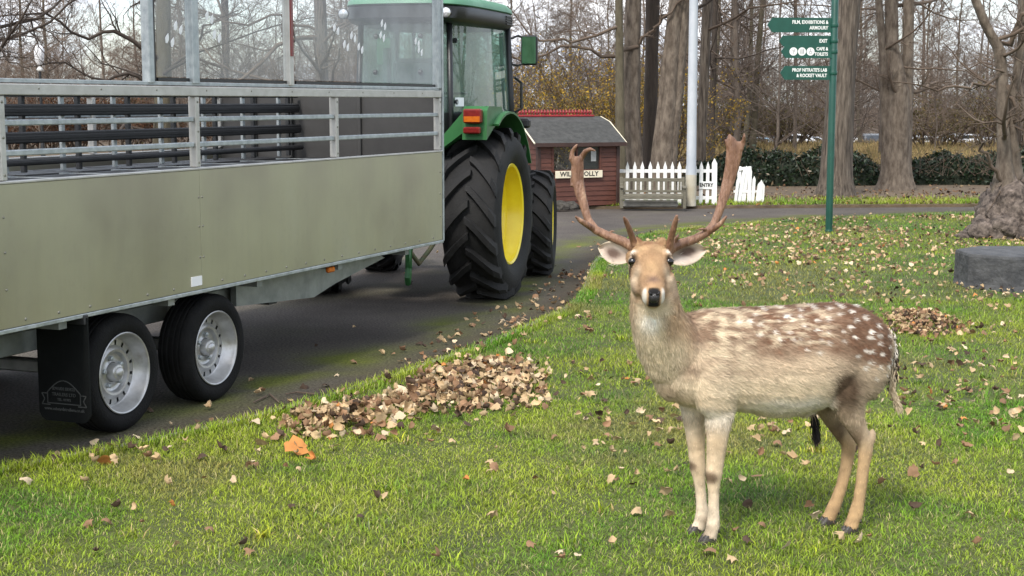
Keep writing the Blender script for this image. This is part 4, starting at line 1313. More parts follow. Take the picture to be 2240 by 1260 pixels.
# ---- hooves (two cleaves and dew claws each)
M_HOOF = mat('hoof', (.025, .02, .017), (.06, .05, .042), 30, .45, 0, .2, 80)
for hx, hy in ((.292, .064), (.294, -.060), (-.297, .064), (-.264, -.068)):
    for s in (1, -1):
        mb = MB()
        rings = []
        for z, x0, x1, w in ((.0, -.028, .044, .0125), (.010, -.027, .040, .0135), (.022, -.025, .031, .0135), (.036, -.021, .021, .0115)):
            rings.append(ring_on(L(hx + (x0 + x1) / 2, hy + .0125 * s, z), DF, DL, (x1 - x0) / 2, w, 12, 2.6))
        mb.loft(rings).build('hoof', M_HOOF, B, smooth=True, sharp=50)
        MB().tube([L(hx - .026, hy + .014 * s, .058), L(hx - .036, hy + .017 * s, .044)], [.0085, .004], 7).build('dew_claw', M_HOOF, B, smooth=True)
# ---- tail: black above, white fringe; and the dark sheath tuft
def tuft(name, path, n, spread, lng, cols, width=.002):
    V_, T_, C_ = [], [], []
    pts = [L(*p) for p in path]
    for k in range(n):
        t = random.random() ** .8 * (len(pts) - 1.001)
        i = int(t); f = t - i
        p = pts[i].lerp(pts[i + 1], f) + Vector((random.gauss(0, spread), random.gauss(0, spread), random.gauss(0, spread)))
        d = (pts[i + 1] - pts[i]).normalized() + Vector((random.gauss(0, .16), random.gauss(0, .16), random.gauss(0, .10)))
        e = p + d.normalized() * lng * random.uniform(.5, 1.2)
        w_ = Vector((random.gauss(0, 1), random.gauss(0, .4), 0)).normalized() * width
        b0 = len(V_)
        V_ += [p - w_, p + w_, e]
        T_.append((b0, b0 + 1, b0 + 2))
        cc = np.array(cols(t / (len(pts) - 1), p)) * random.uniform(.8, 1.2)
        C_ += [cc, cc, cc]
    o_ = link(name, fast_mesh(name, np.array([tuple(p) for p in V_]), np.array(T_), M_COAT, np.array(C_)), B)
    return o_
tuft('tail', [(-.455, 0, .79), (-.476, .0, .76), (-.487, .01, .70), (-.486, .015, .64), (-.478, .02, .60)], 1300, .006, .04, lambda t, p: (.012, .010, .009) if random.random() < .8 else (.3, .2, .12))
tuft('tail_fringe', [(-.470, .0, .78), (-.478, .02, .70), (-.472, .03, .60), (-.472, .03, .555), (-.488, .03, .52), (-.500, .03, .49)], 700, .006, .035, lambda t, p: (.50, .40, .27))
tuft('rump_fringe', [(-.452, .03, .80), (-.468, .035, .74), (-.468, .04, .68)], 300, .008, .02, lambda t, p: (.66, .60, .52) if random.random() < .7 else (.03, .02, .02))
tuft('sheath_tuft', [(-.150, .0, .485), (-.160, .01, .43), (-.163, .012, .385)], 520, .006, .055, lambda t, p: (.010, .008, .008) if t > .12 else (.25, .19, .13))
# neck mane underside and belly wisps
# ================================================================== hut, fence, bench, lamp column, fingerpost, stone block
M_REDW = mat('red_brown_boarding', (.062, .017, .009), (.098, .031, .017), 6, .6, 0, .25, 50, stretch=(1, 1, 5))
M_FELT = mat('roofing_felt', (.033, .033, .031), (.056, .056, .052), 12, .9, 0, .3, 80)
M_CREST = mat('red_cresting', (.22, .012, .016), (.30, .022, .026), 10, .45)
M_CREAMP = mat('cream_paint', (.62, .55, .40), (.68, .62, .47), 10, .6)
M_BLK = mat('black_lettering', (.012, .012, .012), None, rough=.6)
M_WG = glass_mat('hut_glass', (.85, .9, .9), .06, (.4, .42, .42), .02, 4)
VZ = .045
hut0 = G(1350, 450, VZ)
HUTW = 1.02
HB = thing('playhouse', 'small red brown boarded playhouse with felt roof and red ridge cresting', 'hut', (hut0.x, hut0.y, VZ), R(24))
# local: origin at the front right corner; x to the right, y away; the hut runs to -x
hw_, hd_, eh, rh = 1.40, 1.60, 1.04, 1.42
def clap(name, x0, x1, y0, y1, z0, z1, nrm, n):
    """overlapping boards between two corners"""
    a, b = Vector((x0, y0, 0)), Vector((x1, y1, 0))
    nv = Vector(nrm)
    h = (z1 - z0) / n
    for k in range(n):
        zb, zt = z0 + k * h, z0 + (k + 1) * h
        mb = MB()
        ring = lambda p: [p + nv * .016 + Vector((0, 0, zb + .002)), p + nv * .006 + Vector((0, 0, zt)), p - nv * .004 + Vector((0, 0, zt)), p - nv * .004 + Vector((0, 0, zb + .002))]
        mb.loft([ring(a), ring(b)]).build(name, M_REDW, HB)
# front: low boards under the window, piers at either side
clap('board', -hw_, 0, 0, 0, .02, .56, (0, -1, 0), 7)
clap('board', -hw_, -hw_ + .24, 0, 0, .56, 1.0, (0, -1, 0), 6)
clap('board', -.31, 0, 0, 0, .56, 1.0, (0, -1, 0), 6)
clap('board', 0, 0, 0, hd_, .02, 1.0, (1, 0, 0), 12)
clap('board', -hw_, -hw_, 0, hd_, .02, 1.0, (-1, 0, 0), 12)
clap('board', -hw_, 0, hd_, hd_, .02, .50, (0, 1, 0), 6)
for s, x in ((-1, -hw_), (1, 0)):
    MB().prism([(0, 1.0), (hd_, 1.0), (hd_ / 2 + .12, rh - .05), (hd_ / 2 - .12, rh - .05)], x - .008, x + .008, 'X').build('gable', M_REDW, HB)
for x, y in ((-hw_, 0), (0, 0), (0, hd_), (-hw_, hd_)):
    MB().box((x, y, .52), (.06, .06, 1.04), bev=.005).build('corner_post', mat('dark_timber', (.03, .014, .01), (.05, .022, .016), 8, .6), HB)
wf = empty('window', (0, 0, 0)); wf.parent = HB
MB().box((-.735, -.004, .965), (.87, .05, .03)).box((-.735, -.004, .575), (.87, .06, .035)).box((-.735, -.004, .77), (.025, .04, .37)).box((-1.155, .0, .77), (.03, .045, .37)).box((-.315, .0, .77), (.03, .045, .37)).build('window_frame', M_REDW, wf)
MB().box((-.735, .012, .77), (.82, .004, .37)).build('pane', M_WG, wf)
MB().box((-.43, .004, .80), (.09, .006, .16)).build('notice', mat('faded_notice', (.36, .36, .34), (.24, .25, .24), 14, .7), HB)
# floor and roof
MB().box((-hw_ / 2, hd_ / 2, .03), (hw_ - .02, hd_ - .02, .04)).build('floor', M_REDW, HB)
ov, ox = .10, .10
MB().prism([(-ov, .99), (-ov, 1.02), (hd_ * .30, rh - .08), (hd_ / 2, rh), (hd_ / 2, rh - .03), (hd_ * .30, rh - .11)], -hw_ - ox, ox, 'X').build('roof', M_FELT, HB)
MB().prism([(hd_ + ov, .99), (hd_ + ov, 1.02), (hd_ * .70, rh - .08), (hd_ / 2 + .001, rh), (hd_ / 2 + .001, rh - .03), (hd_ * .70, rh - .11)], -hw_ - ox, ox, 'X').build('roof', M_FELT, HB)
for x in (-hw_ - ox - .006, ox + .006):
    MB().tube([(x, -ov, 1.01), (x, hd_ * .30, rh - .085), (x, hd_ / 2, rh - .006)], .012, 6).build('roof_edge', M_CREAMP, HB)
MB().box((-hw_ / 2, -ov - .012, .99), (hw_ + 2 * ox, .016, .06)).build('fascia', mat('dark_timber', (.03, .014, .01)), HB)
MB().box((-hw_ / 2 - .02, hd_ / 2, rh + .012), (hw_ - .02, .07, .028), bev=.006).build('ridge', M_CREST, HB)
fin = MB().lathe([(.0, -.014), (.024, -.014), (.032, 0), (.024, .014), (0, .014)], 10, (0, 0, .048), 'X').box((0, 0, .018), (.012, .02, .036)).lathe([(.012, .07), (.007, .083), (0, .098)], 8, ax='Z').mesh('finial', M_CREST)
for k in range(24):
    link('finial', fin, HB, (-hw_ + .04 + k * (hw_ - .12) / 23, hd_ / 2, rh + .024))
# name board and the notice on the side
sb = empty('name_board', (-.71, -.045, .520)); sb.parent = HB
MB().box((0, 0, 0), (.83, .018, .115), bev=.004).build('board_panel', M_CREAMP, sb)
TXT = Matrix(((1, 0, 0, 0), (0, 0, -1, -.0105), (0, 1, 0, 0), (0, 0, 0, 1)))
text_obj('lettering', 'WILKS  FOLLY', .105, M_BLK, sb, TXT @ Matrix.Translation((0, .004, 0)), 'CENTER', .001, .0022, 1.02)
MB().box((-hw_ - .022, .42, .72), (.004, .12, .17)).build('notice', M_STICK, HB)
# low dark stones by the hut foot
M_ROCK = mat('mossy_rock', (.022, .02, .016), (.065, .058, .048), 8, .9, 0, .8, 20, c3=(.06, .075, .03))
def rock_mesh(name, r, seed, m=M_ROCK, n=3):
    bm = bmesh.new()
    bmesh.ops.create_icosphere(bm, subdivisions=n, radius=1)
    for v in bm.verts:
        d = 1 + .35 * mnoise.noise(v.co * 1.3 + Vector((seed, 0, 0))) + .15 * mnoise.noise(v.co * 3.7 + Vector((0, seed, 0)))
        v.co = Vector((v.co.x * r[0] * d, v.co.y * r[1] * d, max(v.co.z, -.55) * r[2] * d))
    me = bpy.data.meshes.new(name); bm.to_mesh(me); bm.free()
    me.materials.append(m)
    return me
rp = G(1240, 448, VZ)
for k in range(4):
    o = link('rock', rock_mesh('rock', (.13, .09, .085), 3 + k * 2.2), None, (hut0.x - 1.28 + k * .17, hut0.y - .78 + .07 * k, VZ + .035))
    tag(o, 'small dark rough stone at the foot of the red playhouse', 'stone', 'stones along the playhouse foot')

# ---- white picket fence with ENTRY plate
fy = hut0.y + .22
picket = MB().prism([(-.028, 0), (.028, 0), (.028, .60), (0, .69), (-.028, .60)], -.009, .009, 'Y').mesh('picket', WHITE)
gatepost = MB().prism([(-.042, 0), (.042, 0), (.042, .66), (0, .74), (-.042, .66)], -.02, .02, 'Y').mesh('gate_post', WHITE)
fx0 = hut0.x + .02
FE = thing('picket_fence', 'white wooden picket fence with ENTRY plate beside the playhouse', 'fence', (fx0, fy, VZ), R(1))
xs_ = [.0, .155, .275, .39, .525, .655, .765, .885, 1.005, 1.125, 1.245, 1.35, 1.455, 1.57]
for i, x in enumerate(xs_):
    o = link('picket', gatepost if i == len(xs_) - 1 else picket, FE, (x, -.012, .01), (0, random.uniform(-.015, .015), 0))
    o.scale.x = random.uniform(.94, 1.08)
for z in (.545, .11):
    MB().box((.79, .012, z), (1.64, .025, .055), bev=.003).build('rail', WHITE, FE)
pl_ = MB().box((1.435, -.028, .315), (.235, .012, .125), bev=.002).build('entry_plate', WHITE, FE)
text_obj('lettering', 'ENTRY', .082, M_BLK, FE, Matrix(((1, 0, 0, 1.435), (0, 0, -1, -.0355), (0, 1, 0, .317), (0, 0, 0, 1))), 'CENTER', .001, .0030, .86)
# leaning run of fence on the far side of the opening
g0 = G(1608, 446, VZ)
FG = thing('picket_fence', 'short leaning run of white pickets with a low sloping end by the hedge', 'fence', (g0.x, g0.y + .15, VZ), R(6))
for i, (x, h, w_, tilt) in enumerate(((.02, .42, .8, .10), (.085, .58, 1.0, .16), (.165, .61, 1.3, .08), (.255, .60, 1.1, .02), (.315, .44, .9, .05), (.385, .34, .9, .12), (.435, .38, .9, .06), (.485, .32, .8, .04))):
    o = link('picket', picket, FG, (x, random.uniform(-.03, .03), .005), (0, tilt, 0))
    o.scale = (w_, 1, h / .69)
MB().box((.25, .02, .19), (.50, .02, .04), bev=.003).build('rail', WHITE, FG)
MB().bar((.08, .03, .56), (.29, .03, .58), .03, .05).build('rail', WHITE, FG)
MB().box((.10, .06, .30), (.06, .05, .60), bev=.004).build('gate_post', WHITE, FG)

# ---- weathered garden bench
M_TEAK = mat('weathered_teak', (.085, .078, .055), (.16, .145, .105), 9, .85, 0, .4, 30, stretch=(1, 1, 6), c3=(.08, .09, .05))
b0 = G(1357, 456, VZ)
BN = thing('garden_bench', 'small weathered wooden slatted bench in front of the white pickets', 'bench', (b0.x, b0.y, VZ), R(-3))
bw = 1.02
for x in (.02, bw - .02):
    MB().box((x, .02, .16), (.05, .05, .32), bev=.005).build('leg', M_TEAK, BN)
    MB().bar((x, .40, 0), (x, .47, .47), .045, .05, up=(1, 0, 0)).build('leg', M_TEAK, BN)
    MB().box((x, .20, .325), (.055, .46, .025), bev=.005).build('armrest', M_TEAK, BN)
MB().box((bw / 2, .01, .175), (bw - .05, .03, .055), bev=.004).build('seat_rail', M_TEAK, BN)
for k in range(4):
    MB().box((bw / 2, .06 + k * .095, .205), (bw - .03, .075, .016), bev=.003).build('seat_slat', M_TEAK, BN)
MB().box((bw / 2, .452, .425), (bw - .05, .028, .055), bev=.004).build('back_rail', M_TEAK, BN)
MB().box((bw / 2, .425, .245), (bw - .05, .026, .04), bev=.004).build('back_rail', M_TEAK, BN)
for k in range(13):
    MB().bar((.075 + k * (bw - .15) / 12, .428, .26), (.075 + k * (bw - .15) / 12, .448, .405), .034, .014, up=(0, 1, 0)).build('back_slat', M_TEAK, BN)
o = link('stone_slab', MB().box((0, 0, .055), (.86, .12, .11), bev=.02).mesh('stone_slab', mat('pale_stone', (.20, .19, .165), (.30, .285, .25), 9, .9, 0, .5, 30)), None, (b0.x + .5, b0.y + .30, VZ), (0, 0, R(-3)))
tag(o, 'low pale stone slab lying under the garden bench', 'stone')

# ---- pale lamp column
lp0 = G(1510, 450, VZ)
M_COLM = mat('pale_grey_column', (.38, .41, .44), (.47, .49, .51), 4, .5, .1, .05, 30, stretch=(1, 1, .5))
M_STAIN = mat('stained_column_foot', (.36, .32, .23), (.44, .41, .33), 5, .6, 0, .1, 30, c3=(.40, .33, .2))
LPo = thing('lamp_column', 'tall pale grey lamp column standing in front of the picket fence', 'lamp post', (lp0.x, lp0.y - .05, VZ))
MB().lathe([(.088, 0), (.088, .46), (.084, .50)], 14, ax='Z').build('base_section', M_STAIN, LPo, smooth=True, sharp=40)
MB().lathe([(.083, .49), (.080, .54), (.076, 1.4), (.070, 3.2), (.055, 6.0)], 14, ax='Z').build('shaft', M_COLM, LPo, smooth=True, sharp=40)
MB().tube([(0, 0, 5.95), (0, 0, 6.1), (0, -.15, 6.2), (0, -.4, 6.22)], .035, 8).build('bracket', M_COLM, LPo, smooth=True)
MB().box((0, -.6, 6.22), (.24, .5, .1), bev=.03).build('lantern', M_COLM, LPo)

# ---- green fingerpost
sp0 = G(1813, 507, LAWN_Z)
M_SIGN = mat('sign_green', (.003, .052, .034), (.005, .065, .043), 6, .4, 0, .02, 60)
M_POST = mat('post_green', (.003, .046, .030), (.005, .062, .040), 6, .38, 0, .03, 60)
SP = thing('fingerpost', 'dark green fingerpost with four direction signs standing on the lawn edge', 'signpost', (sp0.x, sp0.y, LAWN_Z), R(6))
MB().lathe([(.05, 0), (.05, .02), (.046, .03)], 16, ax='Z').lathe([(.046, .0), (.046, 3.4), (.03, 3.43), (0, 3.43)], 16, ax='Z').build('post', M_POST, SP, smooth=True, sharp=40)
def finger(z, ln, h, lines, depth_y, ico=False, size=.062):
    f = empty('finger_sign', (0, depth_y, z)); f.parent = SP
    a = h * .5
    poly = [(-.03, -h / 2), (-.03, h / 2), (-ln + a * .7, h / 2), (-ln, 0), (-ln + a * .7, -h / 2)]
    MB().prism(poly, -.012, .012, 'Y').build('board_panel', M_SIGN, f)
    cl = MB()
    cl.lathe([(.052, -.025), (.054, -.02), (.054, .02), (.052, .025)], 16, (0, -depth_y, 0), 'Z').build('clamp', M_POST, f, smooth=True, sharp=40)
    for k, tx in enumerate(lines):
        zz = (len(lines) - 1) * .5 * size * 1.15 - k * size * 1.15
        text_obj('lettering', tx, size, WHITE, f, Matrix(((1, 0, 0, -.085), (0, 0, -1, -.0128), (0, 1, 0, zz), (0, 0, 0, 1))), 'RIGHT', .0006, .0016, .82)
    if ico:
        for k in range(3):
            d = MB().lathe([(.0, -.0135), (.052, -.0135), (.052, -.012)], 20, (-.315 - k * .112, 0, 0), 'Y').build('icon_disc', WHITE, f)
            ic = MB()
            cx = -.315 - k * .112
            if k == 2:
                ic.box((cx, -.0145, -.005), (.006, .002, .05)).box((cx - .012, -.0145, .016), (.004, .002, .03)).box((cx + .012, -.0145, .012), (.008, .002, .034))
            elif k == 1:
                ic.box((cx - .015, -.0145, -.004), (.012, .002, .05)).box((cx + .015, -.0145, -.004), (.014, .002, .05)).box((cx, -.0145, 0), (.003, .002, .06)).lathe([(0, -.0155), (.007, -.0155)], 8, (cx - .015, 0, .029)).lathe([(0, -.0155), (.007, -.0155)], 8, (cx + .015, 0, .029))
            else:
                ic.lathe([(.013, -.0155), (.020, -.0155)], 14, (cx, 0, -.012)).box((cx - .004, -.0145, .012), (.007, .002, .03)).lathe([(0, -.0155), (.007, -.0155)], 8, (cx - .004, 0, .032))
            ic.build('pictogram', mat('grey_print', (.25, .25, .26), None, rough=.6), d)
    return f
# heights read off the post
finger(2.655, .88, .185, ['FILM, EXHIBITIONS &', 'ARMOURY'], -.0)
finger(2.455, .715, .135, ['EXIT'], .02)
finger(2.320, .700, .165, ['CAFE &', 'TOILETS'], -.02, True, .058)
finger(2.050, .700, .175, ['PROF NITRATE\'S LAB', '& ROCKET VAULT'], -.0, False, .060)

# ---- dark octagonal stone block on the lawn
M_BLOCK = mat('dark_stone_block', (.028, .029, .031), (.085, .085, .085), 7, .8, 0, .9, 18, contrast=(.3, .7), c3=(.17, .165, .15))
bl = G(2098, 628, LAWN_Z)
r_ = .55
BKo = thing('stone_block', 'low dark grey faceted stone block sitting on the lawn', 'stone', (bl.x + .56, bl.y + .12, LAWN_Z), 0)
mb = MB()
rings = []
for z, k in ((0, 1.03), (.05, 1.01), (.29, 1.0), (.312, .985), (.318, .96)):
    rings.append([Vector((r_ * k * math.cos(PI / 8 + j * PI / 4), r_ * k * math.sin(PI / 8 + j * PI / 4), z)) for j in range(8)])
mb.loft(rings).build('block', M_BLOCK, BKo)
# ================================================================== trees
def tubes_np(groups):
    """groups: list of (P (B,N,3), Rad (B,N), sides) -> verts, tris"""
    VV, TT, base = [], [], 0
    for P, Rd, S_ in groups:
        B_, N_, _ = P.shape
        T_ = np.gradient(P, axis=1)
        T_ /= np.linalg.norm(T_, axis=2, keepdims=True) + 1e-9
        ref = np.where(np.abs(T_[:, :1, 2:3]) > .8, np.array([1., 0, 0]), np.array([0, 0, 1.]))
        ref = np.repeat(ref, N_, 1)
        U = np.cross(T_, ref); U /= np.linalg.norm(U, axis=2, keepdims=True) + 1e-9
        W_ = np.cross(T_, U)
        a = np.arange(S_) * 2 * np.pi / S_
        ring = P[:, :, None] + Rd[:, :, None, None] * (U[:, :, None] * np.cos(a)[None, None, :, None] + W_[:, :, None] * np.sin(a)[None, None, :, None])
        VV.append(ring.reshape(-1, 3))
        b, i, k = np.meshgrid(np.arange(B_), np.arange(N_ - 1), np.arange(S_), indexing='ij')
        k2 = (k + 1) % S_
        v00 = base + (b * N_ + i) * S_ + k; v01 = base + (b * N_ + i) * S_ + k2
        v10 = v00 + S_; v11 = v01 + S_
        TT.append(np.stack([v00, v01, v11], -1).reshape(-1, 3)); TT.append(np.stack([v00, v11, v10], -1).reshape(-1, 3))
        base += B_ * N_ * S_
    return np.concatenate(VV), np.concatenate(TT)
def grow(rg, P0, D0, Ln, R0, npts, wob, upc, taper=.25):
    """batch of wandering branches"""
    B_ = len(P0)
    P = np.zeros((B_, npts, 3)); P[:, 0] = P0
    d = D0 / (np.linalg.norm(D0, axis=1, keepdims=True) + 1e-9)
    st = (Ln / (npts - 1))[:, None]
    for i in range(1, npts):
        P[:, i] = P[:, i - 1] + d * st
        d = d + rg.normal(0, wob, (B_, 3)) + np.array([0, 0, upc])
        d /= np.linalg.norm(d, axis=1, keepdims=True)
    t = np.linspace(0, 1, npts)[None]
    return P, R0[:, None] * (1 - (1 - taper) * t)
def shoot(rg, P, Rd, n, tmin, ang, lratio, rratio, up=0.0):
    """n children per parent branch"""
    B_, N_, _ = P.shape
    t = rg.uniform(tmin, .98, (B_, n))
    f = t * (N_ - 1); i = np.minimum(f.astype(int), N_ - 2); f = (f - i)[..., None]
    bi = np.arange(B_)[:, None]
    p = P[bi, i] * (1 - f) + P[bi, i + 1] * f
    d = P[bi, i + 1] - P[bi, i]; d /= np.linalg.norm(d, axis=2, keepdims=True) + 1e-9
    r = Rd[bi, i]
    rnd = rg.normal(0, 1, d.shape); rnd -= d * (rnd * d).sum(2, keepdims=True); rnd /= np.linalg.norm(rnd, axis=2, keepdims=True) + 1e-9
    a = rg.normal(ang, .22, (B_, n, 1))
    dd = d * np.cos(a) + rnd * np.sin(a) + np.array([0, 0, up])
    L_ = np.linalg.norm(np.diff(P, axis=1), axis=2).sum(1)[:, None] * lratio * (1.15 - .6 * t) * rg.uniform(.55, 1.25, (B_, n))
    return p.reshape(-1, 3), dd.reshape(-1, 3), L_.ravel(), np.maximum(r * rratio, .0022).ravel()
BARKS = dict(
    grey=mat('bark_grey', (.040, .030, .022), (.135, .108, .082), 9, .95, 0, 1.0, 22, stretch=(3, 3, .3), contrast=(.36, .62), c3=(.175, .15, .12)),
    pale=mat('bark_pale', (.060, .044, .031), (.165, .132, .10), 6, .95, 0, .9, 16, stretch=(2.2, 2.2, .8), contrast=(.33, .66), c3=(.14, .135, .085)),
    dark=mat('bark_dark', (.022, .016, .012), (.058, .044, .033), 7, .95, 0, .9, 16, stretch=(2.2, 2.2, .35), contrast=(.28, .72)),
    moss=mat('bark_mossy', (.05, .041, .024), (.115, .098, .062), 6, .95, 0, .8, 16, stretch=(1.5, 1.5, .5), contrast=(.28, .72), c3=(.09, .10, .035)),
    twig=mat('twigs_brown', (.070, .048, .033), (.125, .092, .066), 3, .95),
    hazed1=mat('hazed_twigs_brown', (.115, .082, .060), (.19, .145, .112), .6, .95),  # far twigs, brown and grey, painted paler to stand in for distance haze
    hazed2=mat('hazed_twigs_grey', (.085, .064, .050), (.15, .118, .094), .6, .95),
    hazedb=mat('hazed_bark', (.075, .058, .045), (.15, .12, .095), 2.0, .95),  # far bark lightened likewise, haze put into the colour
    twigd=mat('twigs_dark', (.030, .022, .016), (.058, .043, .032), 3, .95))
def stem_mesh(rows, seed, flare=0.0, sides=18, lump=.10, lumpf=2.2):
    """rows: (x, y, z, r) up the trunk -> one bark skin with flutes, lumps and root flare"""
    P = [Vector(r[:3]) for r in rows]
    rr = [r[3] for r in rows]
    # resample
    pts, rad = [], []
    for i in range(len(P) - 1):
        n = max(2, int((P[i + 1] - P[i]).length / .16))
        for k in range(n):
            t = k / n
            pts.append(P[i].lerp(P[i + 1], t)); rad.append(rr[i] * (1 - t) + rr[i + 1] * t)
    pts.append(P[-1]); rad.append(rr[-1])
    vs, fs = [], []
    for j, (p, r) in enumerate(zip(pts, rad)):
        for k in range(sides):
            a = 2 * PI * k / sides
            d = Vector((math.cos(a), math.sin(a), 0))
            q = r * (1 + lump * mnoise.noise(Vector((d.x * lumpf * .7 + seed, d.y * lumpf * .7, p.z * .55))) + .06 * mnoise.noise(Vector((d.x * 3.5, d.y * 3.5 + seed, p.z * 1.8))))
            if flare:
                fl_ = math.exp(-max(0, p.z) / .22)
                q += flare * fl_ * (0.55 + .75 * max(0, math.sin(a * 5 + seed)) + .25 * math.sin(a * 3 + 2 * seed))
            vs.append(p + d * q)
    n = len(pts)
    for j in range(n - 1):
        for k in range(sides):
            k2 = (k + 1) % sides
            fs.append((j * sides + k, j * sides + k2, (j + 1) * sides + k2, (j + 1) * sides + k))
    fs.append(tuple(range((n - 1) * sides, n * sides)))
    return vs, fs
def make_tree(label, loc, stems, bark, seed, cat='tree', nb=9, zmin=2.0, flare=.12, blen=(1.2, 3.2), group=None, name='tree', custom=(), lump=.10, twigs=(7, 5, 4), bup=.06, twm='twig', low=0, limb_k=.6):
    """stems: list of trunks, each [(dx, dy, z, r)...]; bare crown of branches, twigs and twiglets"""
    rg = np.random.default_rng(seed)
    t = thing(name, label, cat, loc, 0, group)
    mb = MB()
    for s_ in stems:
        mb.add(*stem_mesh(s_, seed + .37, flare, 18, lump))
        flare_ = 0
    mb.build('trunk', BARKS[bark], t, smooth=True)
    P0, D0, L0, R0 = [], [], [], []
    for s_ in stems:
        zs = np.array([r[2] for r in s_])
        for k in range(nb):
            z = rg.uniform(zmin, zs[-1] * .98) if k >= low else rg.uniform(zmin * .6, zmin + 1.2)
            x = np.interp(z, zs, [r[0] for r in s_]); y = np.interp(z, zs, [r[1] for r in s_]); r = np.interp(z, zs, [r[3] for r in s_])
            a = rg.uniform(0, 2 * np.pi)
            P0.append((x, y, z)); D0.append((np.cos(a), np.sin(a), rg.uniform(-.05, .7))); L0.append(rg.uniform(*blen)); R0.append(min(r * .45, .055) * rg.uniform(.5, 1))
        top = s_[-1]
        for k in range(3):
            a = rg.uniform(0, 2 * np.pi)
            P0.append(top[:3]); D0.append((np.cos(a) * .5, np.sin(a) * .5, 1)); L0.append(blen[1]); R0.append(top[3] * .6)
    groups = []
    for c_ in custom:                     # hand-placed limbs, relative to the foot
        c_ = np.array(c_, float)
        m_ = 12
        tt = np.linspace(0, len(c_) - 1, m_)
        P = np.stack([np.interp(tt, np.arange(len(c_)), c_[:, k]) for k in range(4)], 1)
        P[1:-1, :3] += rg.normal(0, .035, (m_ - 2, 3))
        P[:, 3] *= limb_k
        PP = P[None, :, :3]; RR = P[None, :, 3]
        groups.append((PP, RR, 8))
        p2, d2, l2, r2 = shoot(rg, PP, RR, 9, .15, .9, .32, .5, .1)
        A, Ra = grow(rg, p2, d2, l2, r2, 6, .2, .02); groups.append((A, Ra, 4))
        p3, d3, l3, r3 = shoot(rg, A, Ra, twigs[1], .1, .8, .42, .5, .05)
        A3, Ra3 = grow(rg, p3, d3, l3, r3, 4, .22, .02); groups.append((A3, Ra3, 3))
        p4, d4, l4, r4 = shoot(rg, A3, Ra3, twigs[2], .1, .7, .5, .6)
        A4, Ra4 = grow(rg, p4, d4, l4, r4, 3, .2, .02); groups.append((A4, Ra4, 3))
    if P0:
        A, Ra = grow(rg, np.array(P0), np.array(D0), np.array(L0), np.array(R0), 8, .17, bup); groups.append((A, Ra, 6))
        p2, d2, l2, r2 = shoot(rg, A, Ra, twigs[0], .15, .85, .40, .5, .05)
        A2, Ra2 = grow(rg, p2, d2, l2, r2, 5, .2, .03); groups.append((A2, Ra2, 4))
        p3, d3, l3, r3 = shoot(rg, A2, Ra2, twigs[1], .1, .8, .45, .55, .03)
        A3, Ra3 = grow(rg, p3, d3, l3, r3, 4, .22, .02); groups.append((A3, Ra3, 3))
        p4, d4, l4, r4 = shoot(rg, A3, Ra3, twigs[2], .1, .7, .5, .6)
        A4, Ra4 = grow(rg, p4, d4, l4, r4, 2, .2, .0); groups.append((A4, Ra4, 3))
    V_, T_ = tubes_np(groups)
    link('crown', fast_mesh('crown', V_, T_, BARKS[twm], None, False), t)
    return t
def foot(px, py, z=VZ): return G(px, py, z)
def lean(px0, d, pts):
    """trunk rows from photograph columns: pts = (px, py, width px) at distance d -> rows relative to the foot at px0"""
    p0 = (px0 - IW / 2) / 3260.0 * d
    rows = []
    for px, py, w in pts:
        q = D(px, py, d)
        rows.append((q.x - p0, 0, q.z - VZ, w / 2 / 3260.0 * d))
    return rows
def ext(rows, h, dx=0.0, r=.12):
    a = rows[-1]
    return rows + [(a[0] + dx * .5, .1, (a[2] + h) / 2, a[3] * .8), (a[0] + dx, .2, h, r)]
def trunk_at(px0, d): return ((px0 - IW / 2) / 3260.0 * d, d, VZ)
# --- the clump behind the playhouse and fence
d = 27.0
make_tree('slim grey trunk rising just behind the playhouse corner', trunk_at(1356, 26.6), [ext(lean(1356, 26.6, [(1360, 436, 28), (1357, 340, 24), (1356, 200, 19), (1354, 0, 17)]), 9, .2, .05)], 'moss', 1, nb=8, zmin=2.6, flare=.03,
          custom=[[(0, 0, 3.0, .05), (-.8, -.3, 2.7, .04), (-1.5, -.5, 2.75, .03), (-2.0, -.6, 3.3, .015)]])
make_tree('thick pale trunk behind the fence, beside the slim trunk', trunk_at(1386, 27.2), [ext(lean(1386, 27.2, [(1388, 432, 62), (1384, 350, 46), (1382, 250, 38), (1383, 120, 36), (1386, 0, 34)]), 10, .2, .1)], 'pale', 2, nb=7, zmin=3.0, flare=.08,
          custom=[[(.05, -.1, 2.65, .07), (-.55, -.5, 2.45, .055), (-1.25, -.8, 2.65, .04), (-2.1, -1.1, 2.35, .03), (-2.9, -1.2, 2.75, .012)], [(.1, -.1, 2.7, .05), (.4, -.3, 3.0, .04), (.9, -.4, 3.6, .03)]])
make_tree('dark brown upright trunk between two paler trunks behind the fence', trunk_at(1424, 28.2), [ext(lean(1424, 28.2, [(1422, 425, 44), (1420, 330, 30), (1424, 200, 30), (1428, 0, 31)]), 11, .3, .1)], 'dark', 3, nb=7, zmin=3.2, flare=.05, twm='twigd')
make_tree('pale forked trunk leaning right behind the white pickets', trunk_at(1450, 27.0), [ext(lean(1450, 27.0, [(1446, 432, 60), (1452, 330, 47), (1466, 200, 34), (1474, 60, 32), (1482, 0, 33)]), 10, .9, .1),
          ext(lean(1450, 27.0, [(1456, 420, 40), (1470, 300, 30), (1486, 200, 20), (1492, 100, 21), (1500, 0, 22)]), 9, 1.6, .07), ext(lean(1450, 27.0, [(1432, 420, 30), (1436, 330, 22), (1441, 270, 16), (1452, 160, 15), (1460, 90, 14), (1470, 0, 12)]), 8, .6, .05)], 'pale', 4, nb=6, zmin=3.2, flare=.05)
